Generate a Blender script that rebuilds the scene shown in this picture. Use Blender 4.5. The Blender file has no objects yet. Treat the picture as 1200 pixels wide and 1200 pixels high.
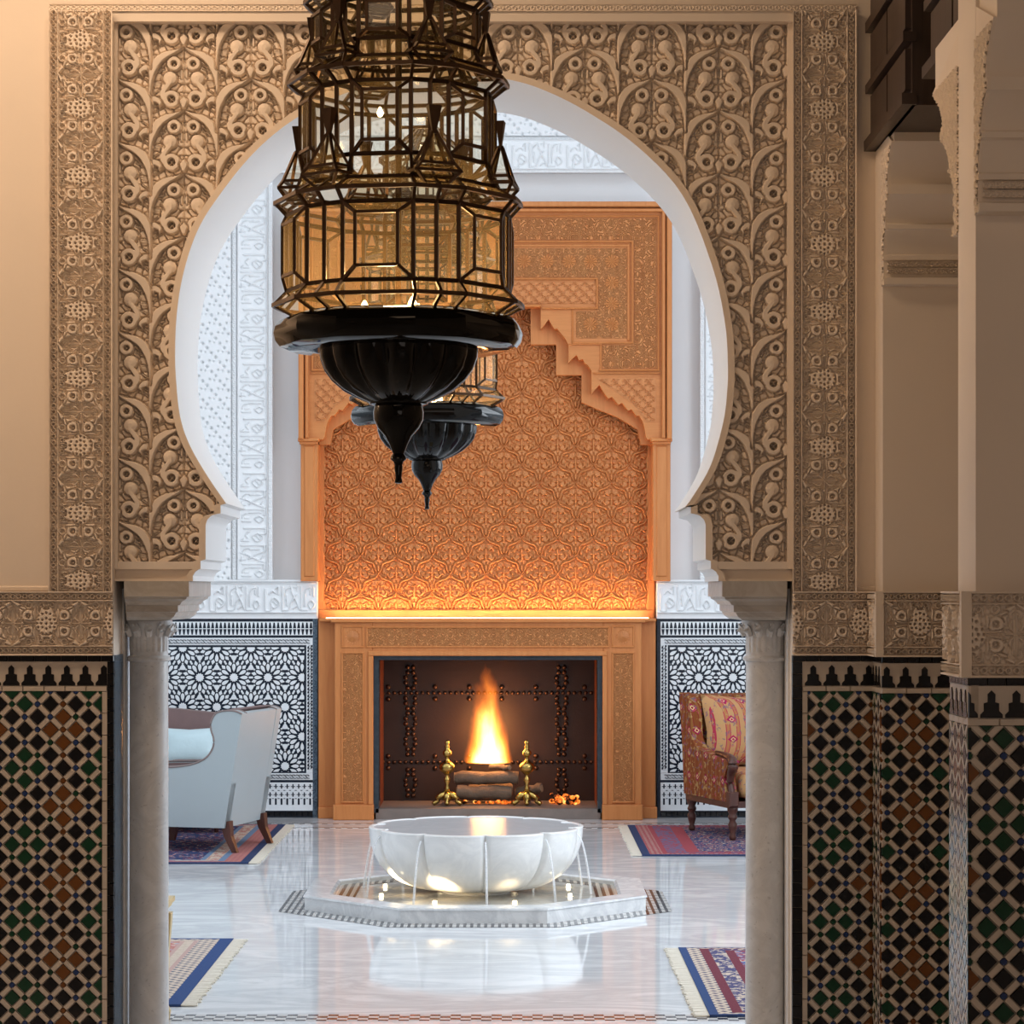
import bpy, bmesh, math, random
import numpy as np
from mathutils import Vector, Matrix
random.seed(7); np.random.seed(7)
SC = bpy.context.scene
COL = SC.collection
PI = math.pi
# ------------------------------------------------------------------ camera, world, light, exposure
F, EYE, HOR = 2850.0, 1.6, 693.0            # focal length in px (1200 px frame), eye height, horizon row
def PX(px, d): return (px-600.0)*d/F        # photo column -> X at distance d
def PZ(py, d): return EYE+(HOR-py)*d/F      # photo row -> Z at distance d
cam = bpy.data.cameras.new('camera'); cam.sensor_width = 36; cam.lens = F/1200*36
cam.shift_y = (HOR-600)/1200; cam.clip_start = .05; cam.clip_end = 200
camo = bpy.data.objects.new('camera', cam); COL.objects.link(camo)
camo.location = (0, 0, EYE); camo.rotation_euler = (PI/2, 0, 0); SC.camera = camo
SC.view_settings.view_transform = 'Standard'; SC.view_settings.look = 'None'
SC.view_settings.gamma = 1; SC.view_settings.use_curve_mapping = False
SC.view_settings.exposure = 0.0
SC.cycles.transparent_max_bounces = 48; SC.cycles.max_bounces = 8
SC.cycles.diffuse_bounces = 4; SC.cycles.glossy_bounces = 4
SC.cycles.sample_clamp_indirect = 4; SC.cycles.caustics_reflective = False
world = bpy.data.worlds.new('daylight'); SC.world = world; world.use_nodes = True
wb = world.node_tree.nodes['Background']; wb.inputs[0].default_value = (.72, .86, 1, 1); wb.inputs[1].default_value = 1.0
def area(name, loc, aim, sx, sy, power, col, spread=PI):
    l = bpy.data.lights.new(name, 'AREA'); l.shape = 'RECTANGLE'; l.size = sx; l.size_y = sy
    l.energy = power; l.color = col; l.spread = spread
    o = bpy.data.objects.new(name, l); COL.objects.link(o); o.location = loc
    o.rotation_euler = (Vector(aim)-Vector(loc)).to_track_quat('-Z', 'Z').to_euler(); return o
def point(name, loc, power, col, r=.05):
    l = bpy.data.lights.new(name, 'POINT'); l.energy = power; l.color = col; l.shadow_soft_size = r
    o = bpy.data.objects.new(name, l); COL.objects.link(o); o.location = loc; return o
DAY = (.86, .93, 1.0); WARM = (1.0, .70, .45)
area('window_daylight_west', (-4.15, 12.4, 2.7), (0, 13.4, 1.6), 5.0, 3.2, 50, DAY)
area('window_daylight_east', (4.15, 10.9, 2.7), (0, 11.6, 1.6), 5.0, 3.2, 280, DAY)
area('skylight_daylight', (-.2, 12.6, 5.9), (-.2, 12.7, 0), 5.0, 5.0, 105, DAY)
area('hall_ceiling_cove', (-1.2, 6.2, 4.2), (-.8, 6.9, 1.6), 1.8, .5, 34, WARM)
area('hall_ceiling_lamps', (-.6, 2.2, 4.2), (-.3, 6.5, 1.8), 2.0, 1.0, 18, WARM)
area('hall_end_fill', (.9, -1.9, 2.3), (.4, 6, 1.7), 2.6, 2.4, 27, (1, .87, .79))  # neutral fill added behind the camera to brighten the piers; no window there
point('hall_wall_sconce', (-2.45, 6.55, 2.75), 14, WARM, .08)
# ------------------------------------------------------------------ helpers
WM = {}
def link(name, data, parent=None, loc=(0,0,0), rot=(0,0,0), local=False):
    o = bpy.data.objects.new(name, data); COL.objects.link(o)
    o.location = loc; o.rotation_euler = rot
    m = Matrix.Translation(loc) @ Matrix.Rotation(rot[2], 4, 'Z')
    if parent is not None:
        o.parent = parent
        if not local: o.matrix_parent_inverse = WM[parent.name].inverted()
        else: m = WM[parent.name] @ m
    WM[o.name] = m
    return o
def tag(o, label=None, cat=None, group=None, kind=None):
    if label: o['label'] = label
    if cat: o['category'] = cat
    if group: o['group'] = group
    if kind: o['kind'] = kind
    return o
def thing(name, label, cat, loc=(0,0,0), rz=0, group=None):
    return tag(link(name, None, None, loc, (0,0,rz)), label, cat, group)
def struct(name, label=None, loc=(0,0,0)):
    return tag(link(name, None, None, loc), label, None, None, 'structure')
def setmats(me, mats):
    for m in (mats if isinstance(mats, (list, tuple)) else [mats]): me.materials.append(m)
def catmull(pts, n=8):
    P = [np.array(p, float) for p in pts]; P = [2*P[0]-P[1]]+P+[2*P[-1]-P[-2]]; out = []
    for i in range(1, len(P)-2):
        a, b, c, d = P[i-1:i+3]
        for k in range(n):
            t = k/n
            out.append(.5*(2*b+(c-a)*t+(2*a-5*b+4*c-d)*t*t+(3*b-a-3*c+d)*t**3))
    out.append(P[-2]); return np.array(out)
class MB:
    def __init__(s): s.v = []; s.f = []; s.mi = []; s.m = 0
    def mat(s, i): s.m = i; return s
    def add(s, vs, fs):
        o = len(s.v); s.v += [tuple(float(c) for c in p) for p in vs]
        s.f += [tuple(i+o for i in f) for f in fs]; s.mi += [s.m]*len(fs); return s
    def box(s, x0, x1, y0, y1, z0, z1):
        return s.add([(x,y,z) for z in (z0,z1) for y in (y0,y1) for x in (x0,x1)],
            [(0,2,3,1),(4,5,7,6),(0,1,5,4),(2,6,7,3),(0,4,6,2),(1,3,7,5)])
    def cbox(s, x0, x1, y0, y1, z0, z1, c=.006):      # box with its front (-Y) edges chamfered
        return s.add([(x0,y1,z0),(x1,y1,z0),(x1,y1,z1),(x0,y1,z1),(x0,y0+c,z0),(x1,y0+c,z0),(x1,y0+c,z1),(x0,y0+c,z1),
            (x0+c,y0,z0+c),(x1-c,y0,z0+c),(x1-c,y0,z1-c),(x0+c,y0,z1-c)],
            [(0,3,2,1),(0,1,5,4),(1,2,6,5),(2,3,7,6),(3,0,4,7),(4,5,9,8),(5,6,10,9),(6,7,11,10),(7,4,8,11),(8,9,10,11)])
    def prism(s, poly, y0, y1, side=None):            # polygon in XZ pushed along Y
        n = len(poly); m = s.m
        s.add([(x,y0,z) for x,z in poly]+[(x,y1,z) for x,z in poly], [tuple(range(n)), tuple(range(2*n-1, n-1, -1))])
        o = len(s.v)-2*n
        if side is not None: s.m = side
        s.f += [(o+i, o+n+i, o+n+(i+1)%n, o+(i+1)%n) for i in range(n)]; s.mi += [s.m]*n; s.m = m; return s
    def prism_x(s, poly, x0, x1):                     # polygon in YZ pushed along X
        n = len(poly)
        return s.add([(x0,y,z) for y,z in poly]+[(x1,y,z) for y,z in poly], [tuple(range(n)), tuple(range(2*n-1,n-1,-1))]+[(i,n+i,n+(i+1)%n,(i+1)%n) for i in range(n)])
    def prism_z(s, poly, z0, z1):
        n = len(poly)
        return s.add([(x,y,z0) for x,y in poly]+[(x,y,z1) for x,y in poly], [tuple(range(n-1,-1,-1)), tuple(range(n,2*n))]+[(i,(i+1)%n,n+(i+1)%n,n+i) for i in range(n)])
    def bar(s, p, q, w, h=None):
        p, q = Vector(p), Vector(q); d = (q-p)
        if d.length < 1e-6: return s
        d.normalize(); a = d.cross(Vector((0,0,1)))
        if a.length < 1e-3: a = Vector((1,0,0))
        a.normalize(); b = d.cross(a); a = a*(w/2); b = b*((h or w)/2)
        return s.add([e+i*a+j*b for e in (p,q) for i,j in ((-1,-1),(1,-1),(1,1),(-1,1))],
            [(0,1,2,3),(7,6,5,4),(0,4,5,1),(1,5,6,2),(2,6,7,3),(3,7,4,0)])
    def tube(s, pts, r, n=8):
        pts = [Vector(p) for p in pts]; r = r if hasattr(r, '__len__') else [r]*len(pts); rings = []
        up = Vector((0,0,1))
        for i, p in enumerate(pts):
            t = (pts[min(i+1,len(pts)-1)]-pts[max(i-1,0)]).normalized()
            a = t.cross(up)
            if a.length < .05: a = t.cross(Vector((0,1,0)))
            a.normalize(); b = t.cross(a)
            rings.append([p+(a*math.cos(2*PI*k/n)+b*math.sin(2*PI*k/n))*r[i] for k in range(n)])
        m = len(pts)
        return s.add([v for g in rings for v in g], [(i*n+k,i*n+(k+1)%n,(i+1)*n+(k+1)%n,(i+1)*n+k) for i in range(m-1) for k in range(n)]+[tuple(range(n-1,-1,-1)), tuple(range((m-1)*n,m*n))])
    def lathe(s, prof, n=24, c=(0,0), mod=None, cap=True):    # prof: (radius, z)
        vs = []
        for r, z in prof:
            for k in range(n):
                a = 2*PI*k/n; rr = r*(mod(a, z) if mod else 1)
                vs.append((c[0]+rr*math.cos(a), c[1]+rr*math.sin(a), z))
        m = len(prof)
        fs = [(i*n+k,i*n+(k+1)%n,(i+1)*n+(k+1)%n,(i+1)*n+k) for i in range(m-1) for k in range(n)]
        if cap: fs += [tuple(range(n-1,-1,-1)), tuple(range((m-1)*n,m*n))]
        return s.add(vs, fs)
    def rings(s, rs, cap=True):                       # list of equal-length closed rings
        n = len(rs[0]); m = len(rs)
        fs = [(i*n+k,i*n+(k+1)%n,(i+1)*n+(k+1)%n,(i+1)*n+k) for i in range(m-1) for k in range(n)]
        if cap: fs += [tuple(range(n-1,-1,-1)), tuple(range((m-1)*n,m*n))]
        return s.add([v for r in rs for v in r], fs)
    def sphere(s, c, r, n=10, m=6, sz=1):
        prof = [(r*math.sin(PI*i/m)+1e-5, c[2]-r*sz*math.cos(PI*i/m)) for i in range(m+1)]
        return s.lathe(prof, n, c[:2], cap=False)
    def mesh(s, name, mats, smooth=False, angle=None):
        me = bpy.data.meshes.new(name); me.from_pydata(s.v, [], s.f)
        setmats(me, mats); me.polygons.foreach_set('material_index', s.mi)
        bm = bmesh.new(); bm.from_mesh(me); bmesh.ops.recalc_face_normals(bm, faces=bm.faces); bm.to_mesh(me); bm.free()
        if smooth:
            me.polygons.foreach_set('use_smooth', [True]*len(me.polygons))
            if angle: me.set_sharp_from_angle(angle=math.radians(angle))
        me.update(); return me
    def build(s, name, mats, parent=None, smooth=False, angle=None, local=False, loc=(0,0,0), rot=(0,0,0), kind=None, label=None):
        o = link(name, s.mesh(name, mats, smooth, angle), parent, loc, rot, local)
        if kind: o['kind'] = kind
        if label: o['label'] = label
        return o
def B(x0,x1,y0,y1,z0,z1): return MB().box(x0,x1,y0,y1,z0,z1)
def rpoly(w, d, h, r=.03, z0=0, n=3):                 # cushion-like rounded block, centred, as MB
    m = MB(); L = []
    for zz, ins in ((0,r),(r*.3,r*.3),(r,0),(h-r,0),(h-r*.3,r*.3),(h,r)):
        ring = []
        for cx, cy, a0 in ((w/2-r,d/2-r,0),(-w/2+r,d/2-r,PI/2),(-w/2+r,-d/2+r,PI),(w/2-r,-d/2+r,1.5*PI)):
            for k in range(n+1):
                a = a0+PI/2*k/n; ring.append((cx+(r-ins*.9)*math.cos(a), cy+(r-ins*.9)*math.sin(a), z0+zz))
        L.append(ring)
    return m.rings(L)
# ------------------------------------------------------------------ materials
class N:
    def __init__(s, name):
        s.m = bpy.data.materials.new(name); s.m.use_nodes = True; s.nt = s.m.node_tree; s.nt.nodes.clear()
        s.out = s.new('ShaderNodeOutputMaterial'); s._c = None
    def new(s, t, **kw):
        n = s.nt.nodes.new(t)
        for k, v in kw.items(): setattr(n, k, v)
        return n
    def put(s, inp, v):
        if isinstance(v, bpy.types.NodeSocket): s.nt.links.new(v, inp)
        elif v is not None:
            if inp.type == 'RGBA' and len(v) == 3: v = (*v, 1)
            inp.default_value = v
    def co(s, kind='Object'):
        if s._c is None: s._c = s.new('ShaderNodeTexCoord')
        return s._c.outputs[kind]
    def math(s, op, a, b=None, c=None):
        n = s.new('ShaderNodeMath', operation=op); s.put(n.inputs[0], a)
        if b is not None: s.put(n.inputs[1], b)
        if c is not None: s.put(n.inputs[2], c)
        return n.outputs[0]
    def xyz(s, v=None):
        n = s.new('ShaderNodeSeparateXYZ'); s.put(n.inputs[0], v if v is not None else s.co()); return n.outputs
    def vec(s, x, y, z):
        n = s.new('ShaderNodeCombineXYZ')
        for i, q in enumerate((x,y,z)): s.put(n.inputs[i], q)
        return n.outputs[0]
    def noise(s, scale, detail=3, vec=None, rough=.55, dist=0):
        n = s.new('ShaderNodeTexNoise'); s.put(n.inputs['Vector'], vec if vec is not None else s.co())
        n.inputs['Scale'].default_value = scale; n.inputs['Detail'].default_value = detail
        n.inputs['Roughness'].default_value = rough; n.inputs['Distortion'].default_value = dist; return n.outputs[0]
    def vor(s, scale, vec=None, feature='F1', rnd=1):
        n = s.new('ShaderNodeTexVoronoi', feature=feature); s.put(n.inputs['Vector'], vec if vec is not None else s.co())
        n.inputs['Scale'].default_value = scale; n.inputs['Randomness'].default_value = rnd; return n.outputs
    def ramp(s, fac, stops, const=False):
        n = s.new('ShaderNodeValToRGB'); s.put(n.inputs[0], fac); r = n.color_ramp
        if const: r.interpolation = 'CONSTANT'
        while len(r.elements) < len(stops): r.elements.new(.5)
        for e, (p, c) in zip(r.elements, stops): e.position = p; e.color = (*c, 1) if len(c) == 3 else c
        return n.outputs[0]
    def mix(s, f, a, b, mode='MIX'):
        n = s.new('ShaderNodeMix', data_type='RGBA', blend_type=mode)
        s.put(n.inputs[0], f); s.put(n.inputs[6], a); s.put(n.inputs[7], b); return n.outputs[2]
    def bump(s, h, strength=.3, dist=.01, nrm=None):
        n = s.new('ShaderNodeBump'); s.put(n.inputs['Height'], h); n.inputs['Strength'].default_value = strength
        n.inputs['Distance'].default_value = dist
        if nrm is not None: s.put(n.inputs['Normal'], nrm)
        return n.outputs[0]
    def pbr(s, col, rough=.5, metal=0, nrm=None, spec=.5, **kw):
        n = s.new('ShaderNodeBsdfPrincipled'); s.put(n.inputs['Base Color'], col); s.put(n.inputs['Roughness'], rough)
        s.put(n.inputs['Metallic'], metal); s.put(n.inputs['Specular IOR Level'], spec)
        if nrm is not None: s.put(n.inputs['Normal'], nrm)
        for k, v in kw.items(): s.put(n.inputs[k.replace('_',' ')], v)
        s.nt.links.new(n.outputs[0], s.out.inputs[0]); return s.m
def plain(name, col, rough=.6, metal=0, var=.12, vs=6, bump=.15, bs=60, spec=.4, bd=.003):
    n = N(name); f = n.noise(vs, 4)
    c = n.mix(f, tuple(x*(1-var) for x in col), tuple(min(1,x*(1+var)) for x in col))
    nr = n.bump(n.noise(bs, 3), bump, bd) if bump else None
    return n.pbr(c, rough, metal, nr, spec)
def wood_mat(name, a, b, rough=.45, girih=0, axis=2):
    n = N(name); x, y, z = n.xyz()
    q = [x, y, z]; st = [n.math('MULTIPLY', c, 2.0 if i == axis else 22.0) for i, c in enumerate(q)]
    g = n.noise(1.6, 5, n.vec(*st), .6, .6)
    col = n.mix(n.math('MULTIPLY_ADD', g, 1.5, -.25), a, b); nr = n.bump(g, .12, .002)
    if girih:
        k = 2*PI/girih; tot = None
        for ang in (0, 45, 90, 135):
            t = n.math('ADD', n.math('MULTIPLY', x, k*math.cos(math.radians(ang))), n.math('MULTIPLY', z, k*math.sin(math.radians(ang))))
            c = n.math('COSINE', t); tot = c if tot is None else n.math('ADD', tot, c)
        h = n.math('MINIMUM', n.math('MULTIPLY', n.math('PINGPONG', n.math('ADD', tot, .35), .75), 2.2), 1.0)
        nr = n.bump(h, 1.0, girih*.24, nr)
    return n.pbr(col, rough, 0, nr, .4)
CREAM = plain('cream_plaster', (.80, .70, .60), .75, var=.05, vs=2.5, bump=.12, bs=45)
CARVED = plain('carved_cream_stucco', (.80, .69, .58), .8, var=.07, vs=9, bump=.1, bs=160)
WHITE = plain('white_plaster', (.83, .84, .85), .7, var=.02, vs=3, bump=.06, bs=40)
WCARVED = plain('white_carved_stucco', (.82, .83, .84), .75, var=.03, vs=8, bump=.05, bs=100)
def marble(name, base, vein, scale=3, rough=.12, amt=.5, speck=0):
    n = N(name); d = n.noise(scale, 6, None, .62, 1.6)
    v = n.math('ABSOLUTE', n.math('SUBTRACT', d, .5)); v = n.math('MULTIPLY', v, 9.0)
    c = n.mix(n.math('MINIMUM', v, 1.0), n.mix(amt, base, vein), base)
    c = n.mix(n.math('MULTIPLY', n.noise(scale*4, 5), .35), c, tuple(q*.82 for q in base))
    if speck: c = n.mix(n.math('MULTIPLY', n.math('GREATER_THAN', n.noise(90, 2), .68), speck), c, tuple(q*.4 for q in base))
    return n.pbr(c, rough, 0, None, .5)
MARBLE = marble('white_marble', (.80, .81, .82), (.45, .47, .50), 4, .18)
COLMARB = marble('grey_speckled_marble', (.74, .75, .76), (.50, .51, .52), 5, .32, .5, .35)
ABACUS = marble('weathered_grey_marble', (.52, .50, .47), (.34, .30, .26), 6, .4, .6)
WOOD = wood_mat('orange_cedar_wood', (.50, .165, .042), (.66, .26, .08))
WOODX = wood_mat('orange_cedar_wood_flat', (.50, .165, .042), (.66, .26, .08), axis=0)
WOODCARVE = wood_mat('carved_orange_cedar', (.52, .18, .05), (.66, .27, .09))
GIRIH = wood_mat('fretwork_cedar', (.52, .165, .042), (.68, .27, .085), .5, .052)
GIRIHF = wood_mat('fine_fretwork_cedar', (.54, .18, .05), (.68, .28, .09), .5, .036)
DARKWOOD = wood_mat('dark_cedar_beam', (.030, .018, .013), (.075, .048, .036), .4)
LEGWOOD = wood_mat('dark_red_wood', (.05, .018, .012), (.11, .038, .026), .42)
BLACKTILE = plain('black_glazed_tile', (.006, .0065, .009), .14, var=.5, vs=25, bump=.1, bs=30)
GREENTILE = plain('green_glazed_tile', (.006, .045, .022), .14, var=.35, vs=25, bump=.1, bs=30)
BROWNTILE = plain('amber_glazed_tile', (.15, .055, .014), .16, var=.3, vs=25, bump=.1, bs=30)
BLUETILE = plain('blue_glazed_tile', (.02, .045, .15), .14, var=.4, vs=25, bump=.1, bs=30)
CREAMTILE = plain('cream_glazed_tile', (.56, .49, .42), .2, var=.12, vs=18, bump=.08, bs=30)
GROUT = plain('tile_grout', (.42, .36, .30), .8, var=.2, vs=40, bump=.2, bs=120)
NAVY = plain('navy_tile', (.012, .02, .035), .2, var=.4, vs=20, bump=.1, bs=40)
BLUEMARB = marble('navy_marble', (.035, .06, .09), (.16, .24, .32), 22, .16, .7)
WHITETILE = plain('white_zellige', (.80, .83, .86), .2, var=.04, vs=20, bump=.05, bs=40)
IRON = plain('dark_rusty_iron', (.030, .0135, .009), .5, .15, var=.45, vs=5, bump=.25, bs=70)
BRASS = plain('aged_brass', (.50, .34, .10), .25, 1, var=.25, vs=14, bump=.15, bs=60)
LACQUER = plain('black_lacquer', (.004, .0035, .003), .05, 0, var=.2, vs=6, bump=.015, bs=16, spec=.19)
LEAD = plain('dark_bronze_came', (.07, .038, .020), .36, .7, var=.3, vs=30, bump=.1, bs=80)
GOLD = plain('pale_gilt_wood', (.62, .46, .22), .4, .3, var=.2, vs=12, bump=.1, bs=60)
def emit(name, col, st):
    n = N(name); e = n.new('ShaderNodeEmission'); e.inputs[0].default_value = (*col, 1); e.inputs[1].default_value = st
    n.nt.links.new(e.outputs[0], n.out.inputs[0]); return n.m
def thin_glass(name, tint, gloss=.12, haze=.0, hazecol=(1,.8,.5)):
    n = N(name); t = n.new('ShaderNodeBsdfTransparent')
    v = n.noise(14, 3); t1 = n.mix(v, tint, tuple(min(1, q*1.12) for q in tint)); n.put(t.inputs[0], t1)
    g = n.new('ShaderNodeBsdfGlossy'); g.inputs['Roughness'].default_value = .06
    m = n.new('ShaderNodeMixShader'); m.inputs[0].default_value = gloss
    n.nt.links.new(t.outputs[0], m.inputs[1]); n.nt.links.new(g.outputs[0], m.inputs[2]); o = m.outputs[0]
    if haze:
        d = n.new('ShaderNodeBsdfTranslucent'); d.inputs[0].default_value = (*hazecol, 1)
        m2 = n.new('ShaderNodeMixShader'); n.put(m2.inputs[0], n.math('MULTIPLY', n.noise(6, 4), haze*2))
        n.nt.links.new(o, m2.inputs[1]); n.nt.links.new(d.outputs[0], m2.inputs[2]); o = m2.outputs[0]
    n.nt.links.new(o, n.out.inputs[0]); return n.m
AMBER = thin_glass('amber_glass', (.96, .91, .82), .05, .065, (1,.74,.36))
# ------------------------------------------------------------------ carved relief: stroke drawings sampled into real surfaces
class Field:
    def __init__(s, Pu, Pv, res=2.0, base=0.0):
        s.Pu, s.Pv = Pu, Pv; s.nu, s.nv = int(round(Pu*res)), int(round(Pv*res))
        u = (np.arange(s.nu)+.5)/s.nu*Pu; v = (np.arange(s.nv)+.5)/s.nv*Pv
        s.U, s.V = np.meshgrid(u, v); s.a = np.full(s.U.shape, base)
        s.lat = [(0, 0)]; s.sym = ((1,1),)
    def _sd(s, P, W, ou, ov, su, sv):
        best = np.full(s.U.shape, 99.0)
        Q = np.array(P)*np.array([su, sv])+np.array([ou, ov]); mw = max(W)+3
        lo = Q.min(0)-mw; hi = Q.max(0)+mw
        for iu in range(-2, 3):
            for iv in range(-2, 3):
                a, b = iu*s.Pu, iv*s.Pv
                if hi[0]+a < 0 or lo[0]+a > s.Pu or hi[1]+b < 0 or lo[1]+b > s.Pv: continue
                for k in range(len(Q)-1):
                    ax, ay = Q[k][0]+a, Q[k][1]+b; dx, dy = Q[k+1][0]-Q[k][0], Q[k+1][1]-Q[k][1]
                    L = dx*dx+dy*dy+1e-9; t = np.clip(((s.U-ax)*dx+(s.V-ay)*dy)/L, 0, 1)
                    d = np.hypot(s.U-ax-t*dx, s.V-ay-t*dy)-(W[k]+(W[k+1]-W[k])*t)/2
                    np.minimum(best, d, best)
        return best
    def stroke(s, pts, w, h, edge=1.2, gap=0, dome=0, smooth=4):
        P = catmull(pts, smooth) if smooth and len(pts) > 2 else np.array(pts, float)
        W = np.interp(np.linspace(0, 1, len(P)), np.linspace(0, 1, len(w) if hasattr(w,'__len__') else 2), w if hasattr(w,'__len__') else [w, w])
        for (ou, ov) in s.lat:
            for (su, sv) in s.sym:
                d = s._sd(P, W, ou, ov, su, sv)
                if gap: s.a = np.where((d > -.1) & (d < gap), np.minimum(s.a, h*.25), s.a)
                t = np.clip(-d/edge, 0, 1); hh = h*(t*t*(3-2*t))
                if dome: hh = hh+dome*np.clip(-d, 0, 6)/6*(t > 0)
                s.a = np.where(d < 0, np.maximum(hh, s.a if not gap else np.minimum(s.a, hh)), s.a)
        return s
    def crackle(s, seeds, h, groove=.8):
        d1 = np.full(s.U.shape, 99.0); d2 = d1.copy()
        for (ou, ov) in s.lat:
            for (su, sv) in s.sym:
                for (pu, pv) in seeds:
                    for iu in (-1, 0, 1):
                        for iv in (-1, 0, 1):
                            d = np.hypot(s.U-(ou+su*pu)-iu*s.Pu, s.V-(ov+sv*pv)-iv*s.Pv)
                            m = d < d1; d2 = np.where(m, d1, np.minimum(d2, d)); d1 = np.where(m, d, d1)
        t = np.clip((d2-d1)/2/groove-.35, 0, 1); s.a = np.maximum(s.a, h*t*t*(3-2*t)); return s
    def dot(s, c, r, h, edge=1.2, gap=0, dome=0): return s.stroke([c, (c[0]+.01, c[1])], 2*r, h, edge, gap, dome, 0)
    def hole(s, c, r, h, edge=1.0):
        for (ou, ov) in s.lat:
            for (su, sv) in s.sym:
                d = s._sd([c, (c[0]+.01, c[1])], [2*r, 2*r], ou, ov, su, sv)
                t = np.clip(-d/edge, 0, 1); s.a = s.a*(1-t)+np.minimum(s.a, h)*t
        return s
    def ring(s, c, r, w, h, edge=1.0, a0=0, a1=360, gap=0, n=14):
        A = np.radians(np.linspace(a0, a1, n))
        return s.stroke([(c[0]+r*math.cos(a), c[1]+r*math.sin(a)) for a in A], w, h, edge, gap, 0, 0)
    def sample(s, u, v):
        x = np.mod(u, s.Pu)/s.Pu*s.nu-.5; y = np.mod(v, s.Pv)/s.Pv*s.nv-.5
        x0 = np.floor(x).astype(int); y0 = np.floor(y).astype(int); fx, fy = x-x0, y-y0
        g = lambda i, j: s.a[np.mod(j, s.nv), np.mod(i, s.nu)]
        return g(x0,y0)*(1-fx)*(1-fy)+g(x0+1,y0)*fx*(1-fy)+g(x0,y0+1)*(1-fx)*fy+g(x0+1,y0+1)*fx*fy
def hf_mesh(name, field, u0, u1, v0, v1, step, sc, depth, mat, keep=None, swap=False):
    """relief patch: u right, v down (drawing units), sc metres per unit, relief rises towards -Y; origin at (u0,v0)"""
    nu = max(2, int(round((u1-u0)/step))+1); nv = max(2, int(round((v1-v0)/step))+1)
    u = np.linspace(u0, u1, nu); v = np.linspace(v0, v1, nv); U, V = np.meshgrid(u, v)
    Hh = field.sample(V, U) if swap else field.sample(U, V)
    co = np.stack([(U-u0)*sc, -Hh*depth, -(V-v0)*sc], -1).reshape(-1, 3)
    idx = np.arange(nu*nv).reshape(nv, nu)
    q = np.stack([idx[:-1,:-1], idx[1:,:-1], idx[1:,1:], idx[:-1,1:]], -1).reshape(-1, 4)
    if keep is not None:
        cu = ((U[:-1,:-1]+U[1:,1:])/2).ravel(); cv = ((V[:-1,:-1]+V[1:,1:])/2).ravel(); k = keep(cu, cv); q = q[k]
        if len(q) == 0: return None
        used = np.unique(q); rem = np.zeros(nu*nv, int); rem[used] = np.arange(len(used)); co = co[used]; q = rem[q]
    me = bpy.data.meshes.new(name); me.vertices.add(len(co)); me.vertices.foreach_set('co', co.ravel().astype(np.float32))
    me.loops.add(q.size); me.loops.foreach_set('vertex_index', q.ravel().astype(np.int32))
    me.polygons.add(len(q)); me.polygons.foreach_set('loop_start', (np.arange(len(q))*4).astype(np.int32))
    me.update(calc_edges=True); me.polygons.foreach_set('use_smooth', np.ones(len(q), bool)); me.materials.append(mat); me.update()
    return me
# ------------------------------------------------------------------ the arch wall between hall and fountain room
YA, YB = 7.2, 7.74
SA = YA/F
def ax(px): return PX(px, YA)
def az(py): return PZ(py, YA)
ARCH = [(265,590),(243.5,558.5),(222.5,522),(211,488),(206.3,444),(205.3,410),(207.5,365),(215,320),(230.8,271.7),(255,231.7),(295,181.7),(340,143),(395,113),
        (450,97.5),(520,90),(560,90),(600,94),(640,106.7),(688,131),(746.7,171.5),(800,229),(834.7,312),(849.8,380),(853,430),(852,460),(847.5,495),(833,545),(812,581.7),(803,594)]
ARCHP = catmull(ARCH, 5)
IMPL = [(226,681),(226,675),(229,670),(233.5,667),(235,666.5),(235,657.5),(241,655.5),(241,615),(243,609),(248,604),(256,602),(258.5,601.5),(258.5,592)]
AXI = 534.0
IMPR = [(2*AXI-x, y) for x, y in IMPL]
OUT = np.array(IMPL+[tuple(p) for p in ARCHP]+IMPR[::-1])
def offset(P, d):
    Q = []
    for i in range(len(P)):
        t = P[min(i+1,len(P)-1)]-P[max(i-1,0)]; t = t/(np.hypot(*t)+1e-9); Q.append(P[i]+d*np.array([t[1], -t[0]]))
    return np.array(Q)
def rim_offset(P, d):
    Q = []
    for x, y in P:
        r = np.array([x-530.0, y-417.0]); r /= np.hypot(*r); h = np.array([-1.0 if x < AXI else 1.0, 0.0]); t = min(1, max(0, (y-490)/60))
        v = r*(1-t)+h*t; Q.append(np.array([x, y])+d*v/np.hypot(*v))
    return np.array(Q)
OUTO = rim_offset(OUT, 8.0)
OUT2 = rim_offset(OUT, 2.0)
iT = int(np.argmin(OUT[:,1]))
yl = OUT[:iT+1][::-1]; yr = OUT[iT:]
def is_open(x, y):
    xl = np.interp(y, yl[:,1], yl[:,0]); xr = np.interp(y, yr[:,1], yr[:,0])
    return (y > OUT[iT,1]) & (x > xl) & (x < xr)
def keep_panel(x, y):
    k = (x > 134) & (x < 926) & (y > 22) & (y < 663)
    for dx, dy in ((0,0),(4,0),(-4,0),(0,4),(0,-4)): k &= ~is_open(x+dx, y+dy)
    return k
wall_arch = struct('wall_arch', 'cream plastered wall pierced by a horseshoe arch')
D0 = 7.225; w2 = lambda p: (PX(p[0], D0), PZ(p[1], D0))
m = MB()
XL, XR, XIN0, XIN1 = -2.7, 2.7, ax(133), ax(930)
TOP = 4.3
m.box(XL, XIN0, YA, YB, 0, TOP); m.box(XIN1, XR, YA, YB, 0, TOP); m.box(XIN0, XIN1, YA, YB, az(25), TOP)
m.build('wall_body', [CREAM, WHITE], wall_arch)
m = MB()                                              # the spandrel behind the carving, white under the arch
poly = [w2((132,681))]+[w2(p) for p in OUT2]+[w2((931,681)), w2((931,24)), w2((132,24))]
m.prism(poly, 7.268, YB)
m.build('spandrel', [CREAM], wall_arch)
m = MB(); n = len(OUT)
vs = [(*w2(p),) for p in OUT]
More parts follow.
